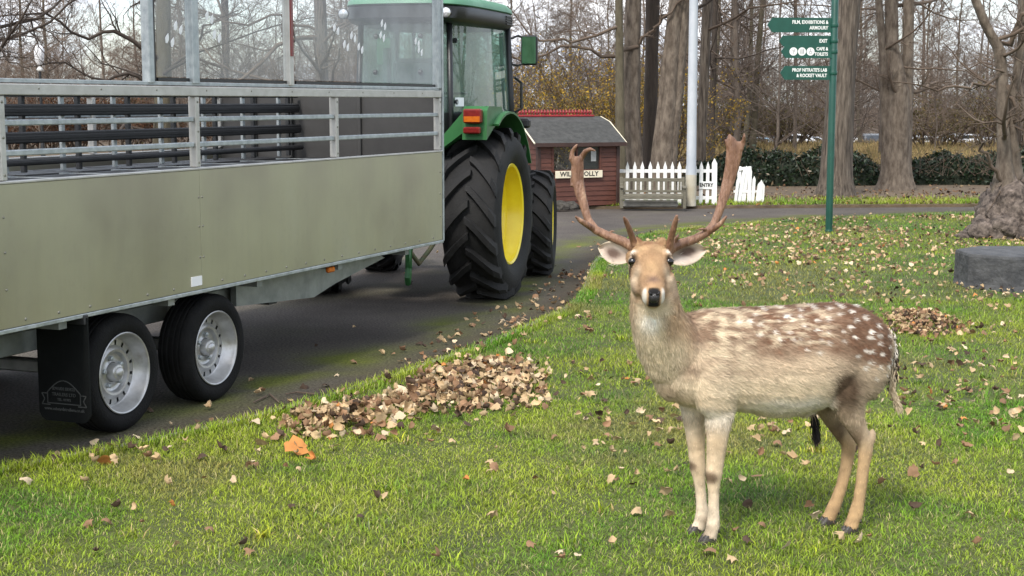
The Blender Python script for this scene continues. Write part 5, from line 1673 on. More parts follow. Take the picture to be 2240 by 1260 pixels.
make_tree('tall brown trunk standing directly behind the pale lamp column', trunk_at(1531, 31.0), [ext(lean(1531, 31.0, [(1530, 408, 28), (1534, 300, 23), (1541, 150, 21), (1548, 0, 22)]), 11, .3, .08)], 'grey', 5, nb=11, zmin=2.4, flare=.03)
make_tree('thin dark trunk behind the hedge, next to the lamp column', trunk_at(1558, 40.0), [ext(lean(1558, 40.0, [(1556, 360, 16), (1558, 240, 14), (1562, 100, 13), (1564, 0, 12)]), 11, .2, .05)], 'dark', 6, nb=12, zmin=2.4, flare=.02, twm='twigd')
make_tree('thin bare trunk beyond the hedge in front of parked cars', trunk_at(1603, 44.0), [ext(lean(1603, 44.0, [(1602, 345, 11), (1603, 200, 9), (1604, 0, 9)]), 9, .2, .04)], 'grey', 7, nb=14, zmin=1.8, flare=.02)
make_tree('slender brown trunk beyond the hedge leaning slightly right', trunk_at(1648, 42.0), [ext(lean(1648, 42.0, [(1644, 352, 16), (1652, 240, 13), (1660, 100, 12), (1668, 0, 11)]), 10, .5, .05)], 'moss', 8, nb=12, zmin=2.2, flare=.02)
make_tree('thin pale trunk between the signpost and the fence, beyond the hedge', trunk_at(1740, 48.0), [ext(lean(1740, 48.0, [(1738, 335, 9), (1741, 200, 8), (1740, 0, 8)]), 10, .2, .04)], 'pale', 9, nb=16, zmin=1.5, flare=.02)
# --- the big trunk behind the fingerpost, and the fluted one beside it
make_tree('big rough barked tree trunk behind the green fingerpost', trunk_at(1828, 26.1), [ext(lean(1828, 26.1, [(1825, 437, 78), (1828, 400, 70), (1833, 300, 65), (1842, 150, 58), (1856, 0, 50)]), 12, .5, .16)], 'grey', 10, nb=9, zmin=3.0, flare=.09, blen=(1.5, 3.6), lump=.07)
make_tree('thick fluted tree trunk splitting into three upright stems', trunk_at(1958, 28.1), [
    ext(lean(1958, 28.1, [(1958, 420, 66), (1960, 370, 60), (1962, 280, 60), (1964, 200, 52), (1950, 100, 30), (1950, 0, 28)]), 10, -.2, .1),
    ext(lean(1958, 28.1, [(1945, 415, 30), (1940, 300, 26), (1938, 220, 26), (1930, 100, 18), (1922, 0, 16)]), 9, -.6, .06),
    ext(lean(1958, 28.1, [(1976, 415, 32), (1980, 300, 30), (1983, 220, 28), (1986, 100, 24), (1988, 0, 24)]), 9, .4, .07)], 'pale', 11, nb=6, zmin=2.4, flare=.10, lump=.12, low=2,
    custom=[[(.1, -.2, 2.3, .03), (.9, -.8, 2.25, .022), (1.9, -1.2, 2.4, .016), (2.6, -1.4, 2.3, .008)]])
# --- left, beyond the trailer
make_tree('spreading mossy oak with twisted low branches beyond the trailer', trunk_at(352, 33.0), [[(0, 0, 0, .26), (.02, 0, 1.2, .20), (.05, .1, 2.4, .18), (.1, .1, 4.0, .15), (.3, .2, 7.0, .1)]], 'moss', 12, nb=12, zmin=1.7, flare=.1, blen=(1.8, 4.5), bup=.02, low=5, twm='twigd',
    custom=[[(0, 0, 2.6, .09), (-.7, -.5, 3.2, .07), (-1.5, -.8, 3.0, .05), (-2.2, -1.2, 3.6, .04), (-3.2, -1.6, 3.4, .02)], [(0, 0, 1.9, .07), (-.6, -.4, 2.3, .055), (-1.1, -.8, 2.1, .045), (-1.9, -1.0, 2.5, .03), (-2.5, -1.2, 2.4, .015)],
            [(0, 0, 2.2, .07), (.7, -.3, 2.6, .05), (1.2, -.6, 3.3, .04), (1.9, -.8, 3.6, .02)]])
make_tree('thick bare trunk seen through the trailer window behind the cab', trunk_at(702, 29.0), [ext(lean(702, 29.0, [(702, 418, 40), (702, 300, 34), (704, 150, 28), (700, 0, 26)]), 10, .3, .1)], 'grey', 13, nb=14, zmin=1.8, flare=.06, low=6, blen=(1.4, 3.6),
    custom=[[(0, 0, 3.0, .05), (-.8, -.3, 3.3, .04), (-1.6, -.5, 3.1, .03), (-2.4, -.6, 3.5, .01)]])
make_tree('bare dark limbed tree beyond the trailer rear', trunk_at(-60, 30.0), [[(0, 0, 0, .22), (.0, 0, 1.5, .18), (.15, .1, 3.0, .15), (.2, .1, 8.0, .08)]], 'dark', 14, nb=12, zmin=2.0, flare=.06, low=5, blen=(1.8, 4.2), twm='twigd',
    custom=[[(0.1, 0, 3.0, .06), (.5, -.5, 3.0, .05), (1.0, -.8, 2.5, .03), (1.5, -1, 2.3, .015)]])
# --- gnarled old tree on the right, with its burred foot
gd = 18.55
gp = Vector(((2205 - IW / 2) / 3260 * gd, gd, LAWN_Z))
GT = make_tree('old gnarled tree with a swollen burred base at the lawn edge', gp, [
    [(.02, 0, .15, .28), (.01, 0, .45, .20), (-.01, 0, .75, .13), (-.02, 0, 1.0, .09), (-.05, 0, 1.35, .075), (-.09, 0, 2.05, .07), (-.14, -.02, 2.32, .075), (-.33, -.05, 2.62, .065), (-.56, -.08, 3.1, .055), (-.9, -.1, 4.2, .04)],
    [(.16, .1, .15, .28), (.14, .1, .5, .20), (.12, .1, .85, .12), (.10, .1, 1.2, .08), (.07, .1, 1.6, .055), (.17, .1, 2.4, .05), (.20, .1, 3.6, .05), (.2, .1, 6, .04)]], 'pale', 15, nb=5, zmin=1.6, flare=0, blen=(.7, 1.8), lump=.12, twigs=(6, 4, 3), low=2, limb_k=1.0,
    custom=[[(-.12, 0, 2.30, .045), (.05, -.05, 2.55, .035), (.3, -.1, 2.95, .025), (.6, -.1, 3.3, .02)], [(-.08, 0, 1.95, .022), (-.5, -.1, 1.90, .016), (-1.0, -.2, 1.86, .012), (-1.5, -.2, 1.93, .006)],
            [(-.06, 0, 1.95, .03), (.05, -.05, 1.7, .025), (.16, -.05, 1.3, .02), (.2, 0, 1.1, .012)], [(0.05, 0, .55, .03), (-.25, -.2, .95, .02), (-.5, -.4, 1.3, .012)]])
def burl(cx, cy, cz, r, seed, n=4, amp=.5):
    bm = bmesh.new()
    bmesh.ops.create_icosphere(bm, subdivisions=n, radius=1)
    for v in bm.verts:
        c_ = v.co.copy()
        w_ = 1 + amp * (.45 * mnoise.noise(c_ * 1.6 + Vector((seed, 0, 0))) + .75 * abs(mnoise.noise(c_ * 3.2 + Vector((0, seed, 0)))) + .55 * abs(mnoise.noise(c_ * 7 + Vector((0, 0, seed)))) + .3 * mnoise.noise(c_ * 15))
        v.co = Vector((cx + c_.x * r[0] * w_, cy + c_.y * r[1] * w_, max(-.04, cz + c_.z * r[2] * w_)))
    vs = [tuple(v.co) for v in bm.verts]; fs = [tuple(v.index for v in f.verts) for f in bm.faces]
    bm.free()
    return vs, fs
mb = MB()
for a in ((.10, .0, .22, (.36, .34, .42), 1.0), (.28, -.1, .10, (.34, .30, .30), 5.0), (-.16, -.1, .02, (.30, .26, .22), 8.0), (.02, -.22, .02, (.34, .2, .26), 3.0), (-.34, -.12, .0, (.22, .14, .09), 7.0), (.32, .0, .42, (.22, .25, .25), 12.0), (.02, .05, .50, (.17, .18, .22), 15.)):
    mb.add(*burl(*a))
rr0 = random.Random(4)
for k in range(12):
    a = 2 * PI * k / 12 + rr0.uniform(-.3, .3)
    ro = rr0.uniform(.30, .62); rt_ = rr0.uniform(.06, .12); h0 = rr0.uniform(.28, .8)
    tw = rr0.uniform(-1.3, 1.3)
    P_ = [Vector((.08 + math.cos(a + tw * t) * (.13 + (ro - .13) * t ** 1.3) + .05 * mnoise.noise(Vector((k * 2, t * 5, 3))), math.sin(a + tw * t) * (.13 + (ro - .13) * t ** 1.3) + .05 * mnoise.noise(Vector((k * 2, t * 5, 9))), h0 * (1 - t) ** (.8 + rr0.random() * .02) - .02 + .06 * mnoise.noise(Vector((k, t * 5, 0))))) for t in [j / 11 for j in range(12)]]
    mb.tube(P_, [rt_ * (1 + .9 * mnoise.noise(Vector((k * 3.1, j * 1.1, 1)))) * (1 - .5 * j / 11) for j in range(12)], 9)
for k in range(26):
    a = rr0.uniform(0, 2 * PI); q_ = rr0.uniform(.15, .5)
    mb.add(*burl(.08 + math.cos(a) * q_, math.sin(a) * q_, max(0, .62 - q_ * 1.1) * rr0.uniform(.4, 1), (rr0.uniform(.06, .13),) * 3, rr0.uniform(0, 90), 3, .6))
mb.build('burr', mat('burr_bark', (.035, .026, .021), (.15, .118, .096), 14, .95, 0, 1.0, 30, contrast=(.36, .62), c3=(.23, .185, .155)), GT, smooth=True)
MB().add(*burl(.34, -.22, .47, (.10, .08, .15), 22., 3, .5)).build('torn_wood', mat('torn_wood', (.25, .085, .025), (.36, .15, .06), 12, .9, 0, .5, 40, stretch=(1, 1, .4)), GT, smooth=True)

# --- the wood beyond: slender trees, a few kinds, each tree its own object
def proto_tree(seed, h, r, nb, blen, zmin, bark, twm, twigs=(9, 5, 4), lean_=.3, up=.08, thin=1.0):
    rg = np.random.default_rng(seed)
    n = 10
    zz = np.linspace(0, h, n)
    wx = np.cumsum(rg.normal(0, .10, n)) * lean_; wy = np.cumsum(rg.normal(0, .10, n)) * lean_
    P = np.stack([wx - wx[0], wy - wy[0], zz], 1)[None]
    Rd = (r * (1 - .8 * zz / h))[None]
    V_, T_ = tubes_np([(P, Rd, 7)])
    me1 = fast_mesh('trunk', V_, T_, BARKS[bark], None, True)
    z = rg.uniform(zmin, h * .97, nb)
    a = rg.uniform(0, 2 * np.pi, nb)
    P0 = np.stack([np.interp(z, zz, P[0, :, 0]), np.interp(z, zz, P[0, :, 1]), z], 1)
    D0 = np.stack([np.cos(a), np.sin(a), rg.uniform(.1, 1.0, nb)], 1)
    L0 = rg.uniform(*blen, nb) * (1.1 - .5 * z / h)
    R0 = np.maximum(np.interp(z, zz, Rd[0]) * .38, .008)
    groups = []
    A, Ra = grow(rg, P0, D0, L0, R0, 6, .14, up); groups.append((A, Ra, 4))
    p2, d2, l2, r2 = shoot(rg, A, Ra, twigs[0], .12, .8, .42, .5, .08)
    A2, Ra2 = grow(rg, p2, d2, l2, np.maximum(r2, .006 * thin), 4, .18, .04); groups.append((A2, Ra2, 3))
    p3, d3, l3, r3 = shoot(rg, A2, Ra2, twigs[1], .1, .75, .5, .6, .05)
    A3, Ra3 = grow(rg, p3, d3, l3, np.maximum(r3, .005 * thin), 3, .2, .02); groups.append((A3, Ra3, 3))
    V_, T_ = tubes_np(groups)
    me2 = fast_mesh('crown', V_, T_, BARKS[twm], None, False)
    return me1, me2
PROT = [proto_tree(101, 9.5, .085, 36, (1.4, 3.0), 1.2, 'hazedb', 'hazed1', (9, 6, 4), .5),
        proto_tree(102, 11.0, .10, 36, (1.6, 3.4), 1.4, 'moss', 'hazed1', (9, 6, 4), .7),
        proto_tree(103, 7.0, .05, 44, (1.2, 2.6), .4, 'hazedb', 'hazed2', (9, 6, 4), .9),
        proto_tree(104, 5.0, .035, 50, (1.0, 2.4), .3, 'hazedb', 'hazed1', (9, 6, 4), 1.1, .12),
        proto_tree(105, 13.0, .14, 34, (1.8, 3.6), 2.0, 'dark', 'hazed2', (9, 6, 4), .5),
        proto_tree(106, 10.0, .07, 40, (1.2, 2.8), 1.0, 'pale', 'hazed1', (9, 6, 4), .6, .14)]
PLAB = ['slender grey barked bare tree in the wood behind', 'mossy bare tree in the wood behind', 'dark twiggy young tree in the wood behind', 'low bushy bare sapling in the wood behind', 'tall dark bare tree in the wood behind', 'pale thin stemmed bare tree in the wood behind']
PGRP = ['slender grey trees of the wood', 'mossy trees of the wood', 'dark young trees of the wood', 'bushy saplings of the wood', 'tall dark trees of the wood', 'pale thin trees of the wood']
trg = np.random.default_rng(77)
cnt = 0
placed = []
tries = 0
while cnt < 250 and tries < 8000:
    tries += 1
    dd = 36 + 84 * trg.random() ** .8
    xx = trg.uniform(-.44, .44) * dd
    px = IW / 2 + xx / dd * 3260
    if 64 < dd < 82 and px > 1100: continue                       # open car park
    if dd < 46 and (1150 < px < 1560) : continue
    if any((xx - a) ** 2 + (dd - b) ** 2 < (1.3 if dd < 60 else 2.2) ** 2 for a, b in placed): continue
    placed.append((xx, dd))
    k = int(trg.choice([0, 1, 2, 3, 4, 5], p=[.08, .08, .32, .42, .03, .07]))
    gz = float(ground_z(xx, dd)) if dd > 58 else VZ
    t_ = thing('bare_tree', PLAB[k], 'tree', (xx, dd, gz), trg.uniform(0, 6.28), PGRP[k])
    sc = trg.uniform(.75, 1.2) * (1.0 + .35 * max(0, (dd - 60) / 60))
    t_.scale = (sc, sc, sc)
    link('trunk', PROT[k][0], t_); link('crown', PROT[k][1], t_)
    cnt += 1
# ================================================================== hedges, bushes, rough grass, cars, far lamp
M_LEAFV = attr_mat('leaf_colours', .7, .3, .25)
M_LEAFG = attr_mat('glossy_leaf_colours', .45, .4, .1)
def leaf_cloud(rg, C, size, cols, normal_bias=None):
    """a small folded leaf (two triangles) at each centre"""
    n = len(C)
    a = rg.normal(0, 1, (n, 3)); a /= np.linalg.norm(a, axis=1, keepdims=True)
    b = rg.normal(0, 1, (n, 3)); b -= a * (a * b).sum(1, keepdims=True); b /= np.linalg.norm(b, axis=1, keepdims=True)
    nn_ = np.cross(a, b)
    s = (size * rg.uniform(.6, 1.3, n))[:, None]
    V_ = np.stack([C - a * s, C + b * s * .5 + nn_ * s * .15, C + a * s, C - b * s * .5 + nn_ * s * .15], 1).reshape(-1, 3)
    i = np.arange(n)[:, None] * 4
    T_ = np.concatenate([i + np.array([[0, 1, 2]]), i + np.array([[0, 2, 3]])])
    return V_, T_, np.repeat(cols, 4, 0)
# --- dark ivy hedge beyond the verge
hr = np.random.default_rng(31)
def hedge_profile(x):
    return .58 + .13 * math.sin(x * 1.3 + .6) + .10 * math.sin(x * 3.1) + .05 * math.sin(x * 7.3)
HX0, HX1 = 3.3, 11.2
HDG = thing('ivy_hedge', 'long low mound of dark green ivy behind the tree trunks', 'hedge', (0, 0, VZ))
core = MB()
rings = []
for k in range(70):
    x = HX0 + (HX1 - HX0) * k / 69
    h = hedge_profile(x) * min(1, .35 + k / 6) * min(1, .35 + (69 - k) / 8)
    yc = 30.0 + .25 * math.sin(x * .9)
    rings.append([Vector((x, yc + .46 * math.cos(a) * (1 + .25 * mnoise.noise(Vector((x * 2, a, 0)))), max(0, h * .88 * math.sin(a) ** .7 * (1 + .15 * mnoise.noise(Vector((x * 2.5, a * 2, 4))))))) for a in [PI * j / 10 for j in range(11)]])
core.loft(rings, closed=False, cap=False)
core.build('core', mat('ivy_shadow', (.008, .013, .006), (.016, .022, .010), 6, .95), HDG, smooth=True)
NI = 15000
x = hr.uniform(HX0, HX1, NI); a = np.pi * hr.random(NI) ** 1.0
h = np.array([hedge_profile(q) * min(1, .35 + (q - HX0) / .7) * min(1, .35 + (HX1 - q) / .9) for q in x])
yc = 30.0 + .25 * np.sin(x * .9)
rr = 1 + hr.normal(0, .10, NI)
C = np.stack([x, yc + .48 * np.cos(a) * rr, np.maximum(.01, h * .92 * np.sin(a) ** .7 * rr)], 1)
col = np.array([.012, .024, .009])[None] * hr.uniform(.4, 1.9, (NI, 1))
br_ = hr.random(NI) < .10
col[br_] = np.array([.11, .08, .045]) * hr.uniform(.5, 1.4, (br_.sum(), 1))
o = link('ivy_leaves', fast_mesh('ivy_leaves', *leaf_cloud(hr, C, .045, col)[:2], M_LEAFG, np.repeat(col, 4, 0)), HDG)
o['kind'] = 'stuff'
# brambles sticking out of the hedge
n_ = 220
p0 = np.stack([hr.uniform(HX0, HX1, n_), 29.8 + hr.normal(0, .25, n_), np.full(n_, .2)], 1)
A, Ra = grow(hr, p0, np.stack([hr.normal(0, .7, n_), hr.normal(0, .4, n_), np.ones(n_)], 1), hr.uniform(.5, 1.3, n_), np.full(n_, .006), 6, .25, -.08)
o = link('bramble_stems', fast_mesh('bramble_stems', *tubes_np([(A, Ra, 3)]), BARKS['twig']), HDG)
o['kind'] = 'stuff'

# --- yellow leaved bush behind the playhouse, with a second one behind the trunks
def leafy_bush(label, loc, rx, ry, h, n, size, pal, seed, cat='bush', stems=26, fill=.8, name='bush', z0=.15):
    rg = np.random.default_rng(seed)
    t = thing(name, label, cat, loc)
    p0 = np.stack([rg.normal(0, rx * .22, stems), rg.normal(0, ry * .22, stems), np.zeros(stems)], 1)
    d0 = np.stack([p0[:, 0] / rx * 1.6 + rg.normal(0, .35, stems), p0[:, 1] / ry * 1.6 + rg.normal(0, .3, stems), np.ones(stems)], 1)
    A, Ra = grow(rg, p0, d0, rg.uniform(.6, 1.05, stems) * h, np.full(stems, .03), 9, .12, .01)
    groups = [(A, Ra, 5)]
    p2, d2, l2, r2 = shoot(rg, A, Ra, 12, .15, .7, .4, .5, .05)
    A2, Ra2 = grow(rg, p2, d2, l2, np.maximum(r2, .006), 5, .2, .02); groups.append((A2, Ra2, 3))
    p3, d3, l3, r3 = shoot(rg, A2, Ra2, 5, .1, .8, .5, .5)
    A3, Ra3 = grow(rg, p3, d3, l3, np.maximum(r3, .004), 3, .2, .0); groups.append((A3, Ra3, 3))
    link('stems', fast_mesh('stems', *tubes_np(groups), BARKS['twig']), t)
    tw = np.concatenate([A2.reshape(-1, 3), A3.reshape(-1, 3)])
    C = tw[rg.integers(0, len(tw), n)] + rg.normal(0, .10, (n, 3))
    C[:, 2] = np.maximum(C[:, 2], .05)
    pal = np.array(pal)
    col = pal[rg.integers(0, len(pal), n)] * rg.uniform(.6, 1.3, (n, 1))
    V_, T_, c_ = leaf_cloud(rg, C, size, col)
    o = link('foliage', fast_mesh('foliage', V_, T_, M_LEAFV, c_), t)
    o['kind'] = 'stuff'
    return t
YEL = [(.40, .25, .025), (.32, .20, .03), (.22, .155, .03), (.13, .11, .025), (.19, .11, .03)]
OLI = [(.10, .085, .03), (.08, .072, .025), (.12, .085, .035), (.15, .105, .03)]
RUS = [(.14, .055, .022), (.11, .048, .022), (.16, .075, .034), (.085, .045, .025)]
def at_px(px, d, z=VZ): return ((px - IW / 2) / 3260 * d, d, z)
leafy_bush('loose bush with yellow autumn leaves behind the playhouse roof', at_px(1290, 31.5), .9, .8, 2.9, 9500, .030, YEL, 41)
leafy_bush('broad olive and yellow bush left of the playhouse, behind the tractor cab', at_px(1215, 34.0), 1.0, .9, 2.6, 7000, .030, YEL[1:], 42)
leafy_bush('yellow leaved bush glimpsed between the tree trunks behind the fence', at_px(1440, 34.0), 1.2, .8, 2.6, 8000, .030, YEL, 43)
leafy_bush('olive brown shrub beyond the hedge behind the lamp column', at_px(1600, 50.0), 1.8, 1.0, 2.3, 3000, .05, OLI, 44)
leafy_bush('brown olive shrub beyond the hedge behind the fingerpost', at_px(1725, 54.0), 1.8, 1.0, 2.6, 2600, .05, OLI, 45)
leafy_bush('sparse olive shrub beyond the hedge right of the fluted trunk', at_px(2060, 52.0), 2.0, 1.0, 2.4, 2600, .05, OLI, 46)
leafy_bush('thin brown shrub beyond the hedge at the gnarled tree', at_px(2190, 50.0), 1.8, 1.0, 2.2, 2000, .05, OLI, 47)
for k, (px, d_) in enumerate(((10, 50), (95, 53), (180, 51), (270, 54), (350, 52), (440, 55), (540, 53), (640, 55), (740, 53), (840, 55), (940, 54), (1030, 52), (-80, 52))):
    if k < 4:
        o = leafy_bush('russet leaved shrub in the hedge line beyond the trailer', at_px(px, d_), 1.5, 1.0, 2.35, 2600, .055, RUS if k != 3 else RUS[1:] + OLI, 60 + k, stems=20)
        russet = [o] if k == 0 else russet + [o]
    else:
        o = copy_tree(russet[3 if (k % 2 and k < 12) else k % 3])
        o.location = at_px(px, d_)
        o.rotation_euler = (0, 0, k * 1.9)
    o['group'] = 'russet shrubs of the hedge line'
# --- undergrowth masses deep in the wood (nobody could count these stems)
ug = np.random.default_rng(91)
n_ = 4000
dd = ug.uniform(60, 118, n_); xx = ug.uniform(-.46, .46, n_) * dd
keep = ~((dd < 84) & (xx / dd > 0))
dd, xx = dd[keep], xx[keep]
n_ = len(dd)
gz = ground_z(xx, dd)
P0 = np.stack([xx, dd, gz], 1)
A, Ra = grow(ug, P0, np.stack([ug.normal(0, .35, n_), ug.normal(0, .3, n_), np.ones(n_)], 1), ug.uniform(1.8, 4.4, n_), np.full(n_, .016), 5, .14, .05)
p2, d2, l2, r2 = shoot(ug, A, Ra, 7, .1, .7, .4, .55, .08)
A2, Ra2 = grow(ug, p2, d2, l2, np.maximum(r2, .009), 3, .2, .05)
V_, T_ = tubes_np([(A, Ra, 3)])
V2, T2 = tubes_np([(A2, Ra2, 3)])
o = link('undergrowth', fast_mesh('undergrowth', np.concatenate([V_, V2]), np.concatenate([T_, T2 + len(V_)]), BARKS['hazed1']))
tag(o, 'brown tangle of undergrowth filling the far wood', 'undergrowth', kind='stuff')
# --- tall straw coloured grass beyond the hedge
n_ = 26000
dd = ug.uniform(33, 60, n_) ; xx = ug.uniform(.09, .42, n_) * dd
hgt = ug.uniform(.08, .32, n_)
z0 = np.where(dd > 58, ground_z(xx, dd), VZ)
ba = np.stack([xx, dd, z0], 1)
sd = np.stack([np.full(n_, .015), ug.normal(0, .004, n_), np.zeros(n_)], 1)
tp = ba + np.stack([ug.normal(0, .13, n_), ug.normal(0, .1, n_), hgt], 1)
V_ = np.stack([ba - sd, ba + sd, tp], 1).reshape(-1, 3)
cc = np.array([(.32, .225, .095), (.25, .18, .08), (.15, .135, .05), (.38, .275, .125)])[ug.integers(0, 4, n_)] * ug.uniform(.7, 1.2, (n_, 1))
o = link('rough_grass', fast_mesh('rough_grass', V_, np.arange(n_ * 3).reshape(-1, 3), M_LEAFV, np.repeat(cc, 3, 0)))
tag(o, 'tall straw coloured rough grass beyond the hedge', 'grass', kind='stuff')

# --- parked cars, only their upper halves showing over the dip
M_CGL = mat('car_glass', (.03, .035, .04), (.05, .055, .06), 4, .08, .2)
def make_car(col, paint, van=False):
    c_ = thing('parked_car', 'x', 'car')
    if van:
        prof = [(-2.3, .35), (-2.35, 1.0), (-2.2, 1.85), (1.2, 1.9), (1.9, 1.15), (2.4, .95), (2.45, .35)]
        win = [(.4, 1.25), (.4, 1.72), (1.12, 1.75), (1.62, 1.22)]
    else:
        prof = [(-2.0, .35), (-2.08, .75), (-1.9, .95), (-1.45, 1.05), (-.95, 1.42), (-.3, 1.48), (.45, 1.42), (1.1, 1.02), (1.8, .88), (2.05, .65), (2.08, .35)]
        win = [(-1.25, 1.02), (-.88, 1.36), (-.3, 1.41), (.40, 1.36), (.95, 1.02)]
    rings = []
    for y, k in ((-.84, .94), (-.78, 1.0), (.78, 1.0), (.84, .94)):
        rings.append([Vector((x * (1 if abs(y) < .8 else .985), y if z < 1.0 else y * .86, .35 + (z - .35) * k)) for x, z in prof])
    MB().loft(rings).build('body', paint, c_, smooth=True, sharp=35)
    for s in (-1, 1):
        MB().prism(win, .735 * s, .755 * s, 'Y').build('side_window', M_CGL, c_)
    MB().bar((.5, 0, 1.39), (1.06, 0, 1.05), 1.25, .03).build('windscreen', M_CGL, c_)
    MB().bar((-1.02, 0, 1.385), (-1.44, 0, 1.075), 1.2, .03).build('rear_window', M_CGL, c_)
    for x in (-1.3, 1.3):
        for s in (-1, 1):
            MB().lathe([(0, -.1), (.2, -.1), (.31, -.09), (.32, 0), (.31, .09), (0, .1)], 18, (x, .76 * s, .32), 'Y').build('wheel', RUBBER, c_, smooth=True, sharp=40)
    for s in (-1, 1):
        MB().box((2.0, .58 * s, .70), (.12, .3, .12), bev=.03).build('headlight', M_LAMP, c_)
    return c_
CARP = [('white', (.62, .63, .64)), ('silver', (.40, .42, .44)), ('pale blue', (.25, .36, .45)), ('dark grey', (.06, .065, .07))]
cars = [(1545, 1, 2.0), (1600, 0, .2), (1668, 2, .1), (1725, 0, .05), (1768, 1, .1), (1885, 0, .15), (1915, 3, 1.5), (2010, 0, .1), (2050, 2, .1), (2095, 0, .2), (2130, 3, .1), (2180, 0, .15), (2240, 1, .1)]
protoc = {}
where = ['by the thin trunk', 'just right of the lamp column', 'left of the fingerpost tree', 'behind the thin pale trunk', 'beside the big rough trunk', 'between the big and fluted trunks', 'next to the fluted trunk', 'right of the fluted trunk', 'behind the bare saplings', 'behind the sapling clump', 'among the saplings', 'left of the gnarled tree', 'behind the gnarled tree']
for i, (px, k, rot) in enumerate(cars):
    nm, rgb = CARP[k]
    if k not in protoc:
        c_ = make_car(nm, mat('car_paint_%d' % k, rgb, tuple(q * .92 for q in rgb), 3, .25, .1, coat=.5)); protoc[k] = c_
    else:
        c_ = copy_tree(protoc[k])
    d_ = 80 + (i % 3) * 1.8
    c_.location = ((px - IW / 2) / 3260 * d_, d_, float(ground_z(0, d_)) + .0)
    c_.rotation_euler = (0, 0, rot + (PI if i % 2 else 0))
    tag(c_, '%s car parked beyond the rough grass, %s' % (nm, where[i]), 'car', 'cars in the far car park')
# --- far lamp beyond the trailer
fl0 = at_px(90, 44)
FLm = thing('street_lamp', 'distant black lamp post with white lantern beyond the trailer', 'lamp post', fl0)
MB().lathe([(.07, 0), (.06, .4), (.045, .5), (.04, 2.55)], 10, ax='Z').build('pole', DARK, FLm, smooth=True)
MB().lathe([(.05, 2.55), (.10, 2.60), (.06, 2.66)], 10, ax='Z').build('collar', WHITE, FLm, smooth=True)
MB().lathe([(.07, 2.75), (.13, 2.85), (.15, 3.15), (.10, 3.28), (.0, 3.33)], 12, ax='Z').build('lantern', M_STICK, FLm, smooth=True)
MB().lathe([(.035, 2.64), (.035, 2.78)], 8, ax='Z').build('neck', WHITE, FLm)
# ================================================================== grass blades and fallen leaves
gr = np.random.default_rng(11)
def scatter(n, y0, y1, pad=.5):
    y = np.sqrt(gr.uniform(y0 ** 2, y1 ** 2, n)); x = gr.uniform(-1, 1, n) * (.36 * y + pad)
    k = in_lawn(x, y)
    return x[k], y[k]
M_GRASS = attr_mat('grass_blades', .55, .35, .30)
def patch_cols(x, y):
    a = fbm(x, y, .55, 3); b = fbm(x, y, 2.1, 4)
    g = np.array([.115, .265, .012]); yl = np.array([.29, .36, .025]); dk = np.array([.050, .135, .012])
    t = np.clip(.60 + 1.2 * a + .5 * b, 0, 1)[:, None]
    c = g * (1 - t) + yl * t
    u = np.clip(-.9 * b - .15, 0, 1)[:, None]
    return c * (1 - u) + dk * u
def blades(x, y, h, w, bend, segs):
    n = len(x)
    c = patch_cols(x, y) * gr.uniform(.45, 1.65, (n, 1))
    st = gr.random(n) < .10
    dry = np.clip(fbm(x, y, .9, 12) * 1.5 - .25, 0, .6)
    c = c * (1 - dry[:, None]) + np.array([.30, .235, .085]) * dry[:, None] * gr.uniform(.6, 1.3, (n, 1))
    c[st] = np.array([.50, .43, .19]) * gr.uniform(.6, 1.25, (st.sum(), 1))
    az = gr.uniform(0, 2 * np.pi, n)
    fwd = np.stack([np.cos(az), np.sin(az), np.zeros(n)], 1); sd = np.stack([-np.sin(az), np.cos(az), np.zeros(n)], 1)
    b = np.stack([x, y, np.full(n, LAWN_Z - .002)], 1)
    hh = h[:, None]; bb = bend[:, None]; ww = w[:, None]
    up = np.array([0, 0, 1.0])
    if segs == 2:
        m = b + up * hh * .55 + fwd * bb * .35
        t = b + up * hh * (1 - .35 * bb / (hh + 1e-6) * .3) + fwd * bb
        V_ = np.stack([b - sd * ww, b + sd * ww, m - sd * ww * .75, m + sd * ww * .75, t], 1).reshape(-1, 3)
        i = np.arange(n)[:, None] * 5
        T_ = np.concatenate([i + np.array([[0, 1, 3]]), i + np.array([[0, 3, 2]]), i + np.array([[2, 3, 4]])])
        C_ = np.repeat(c, 5, 0).reshape(n, 5, 3)
        C_[:, :2] *= .5; C_[:, 4] *= 1.25  # roots darkened in the colour as shade between blades, tips lightened
        return V_, T_, C_.reshape(-1, 3)
    t = b + up * hh + fwd * bb
    V_ = np.stack([b - sd * ww, b + sd * ww, t], 1).reshape(-1, 3)
    C_ = np.repeat(c, 3, 0).reshape(n, 3, 3)
    C_[:, :2] *= .75  # root shade put into the colour of the simple blades too
    return V_, np.arange(n * 3).reshape(-1, 3), C_.reshape(-1, 3)
WEED_N = 260
VV, TT, CC, off = [], [], [], 0
for n, y0, y1, hm, wm, sg in ((210000, 4.7, 8.2, .021, .0016, 2), (150000, 8.2, 12.5, .025, .0026, 1), (150000, 12.5, 23.0, .028, .0042, 1)):
    x, y = scatter(n, y0, y1)
    m = len(x)
    clump = np.clip(1 + .55 * fbm(x, y, 1.6, 6), .45, 1.8)
    h = hm * gr.uniform(.45, 1.35, m) * clump
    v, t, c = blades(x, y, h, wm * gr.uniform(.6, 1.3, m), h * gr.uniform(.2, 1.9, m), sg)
    VV.append(v); TT.append(t + off); CC.append(c); off += len(v)
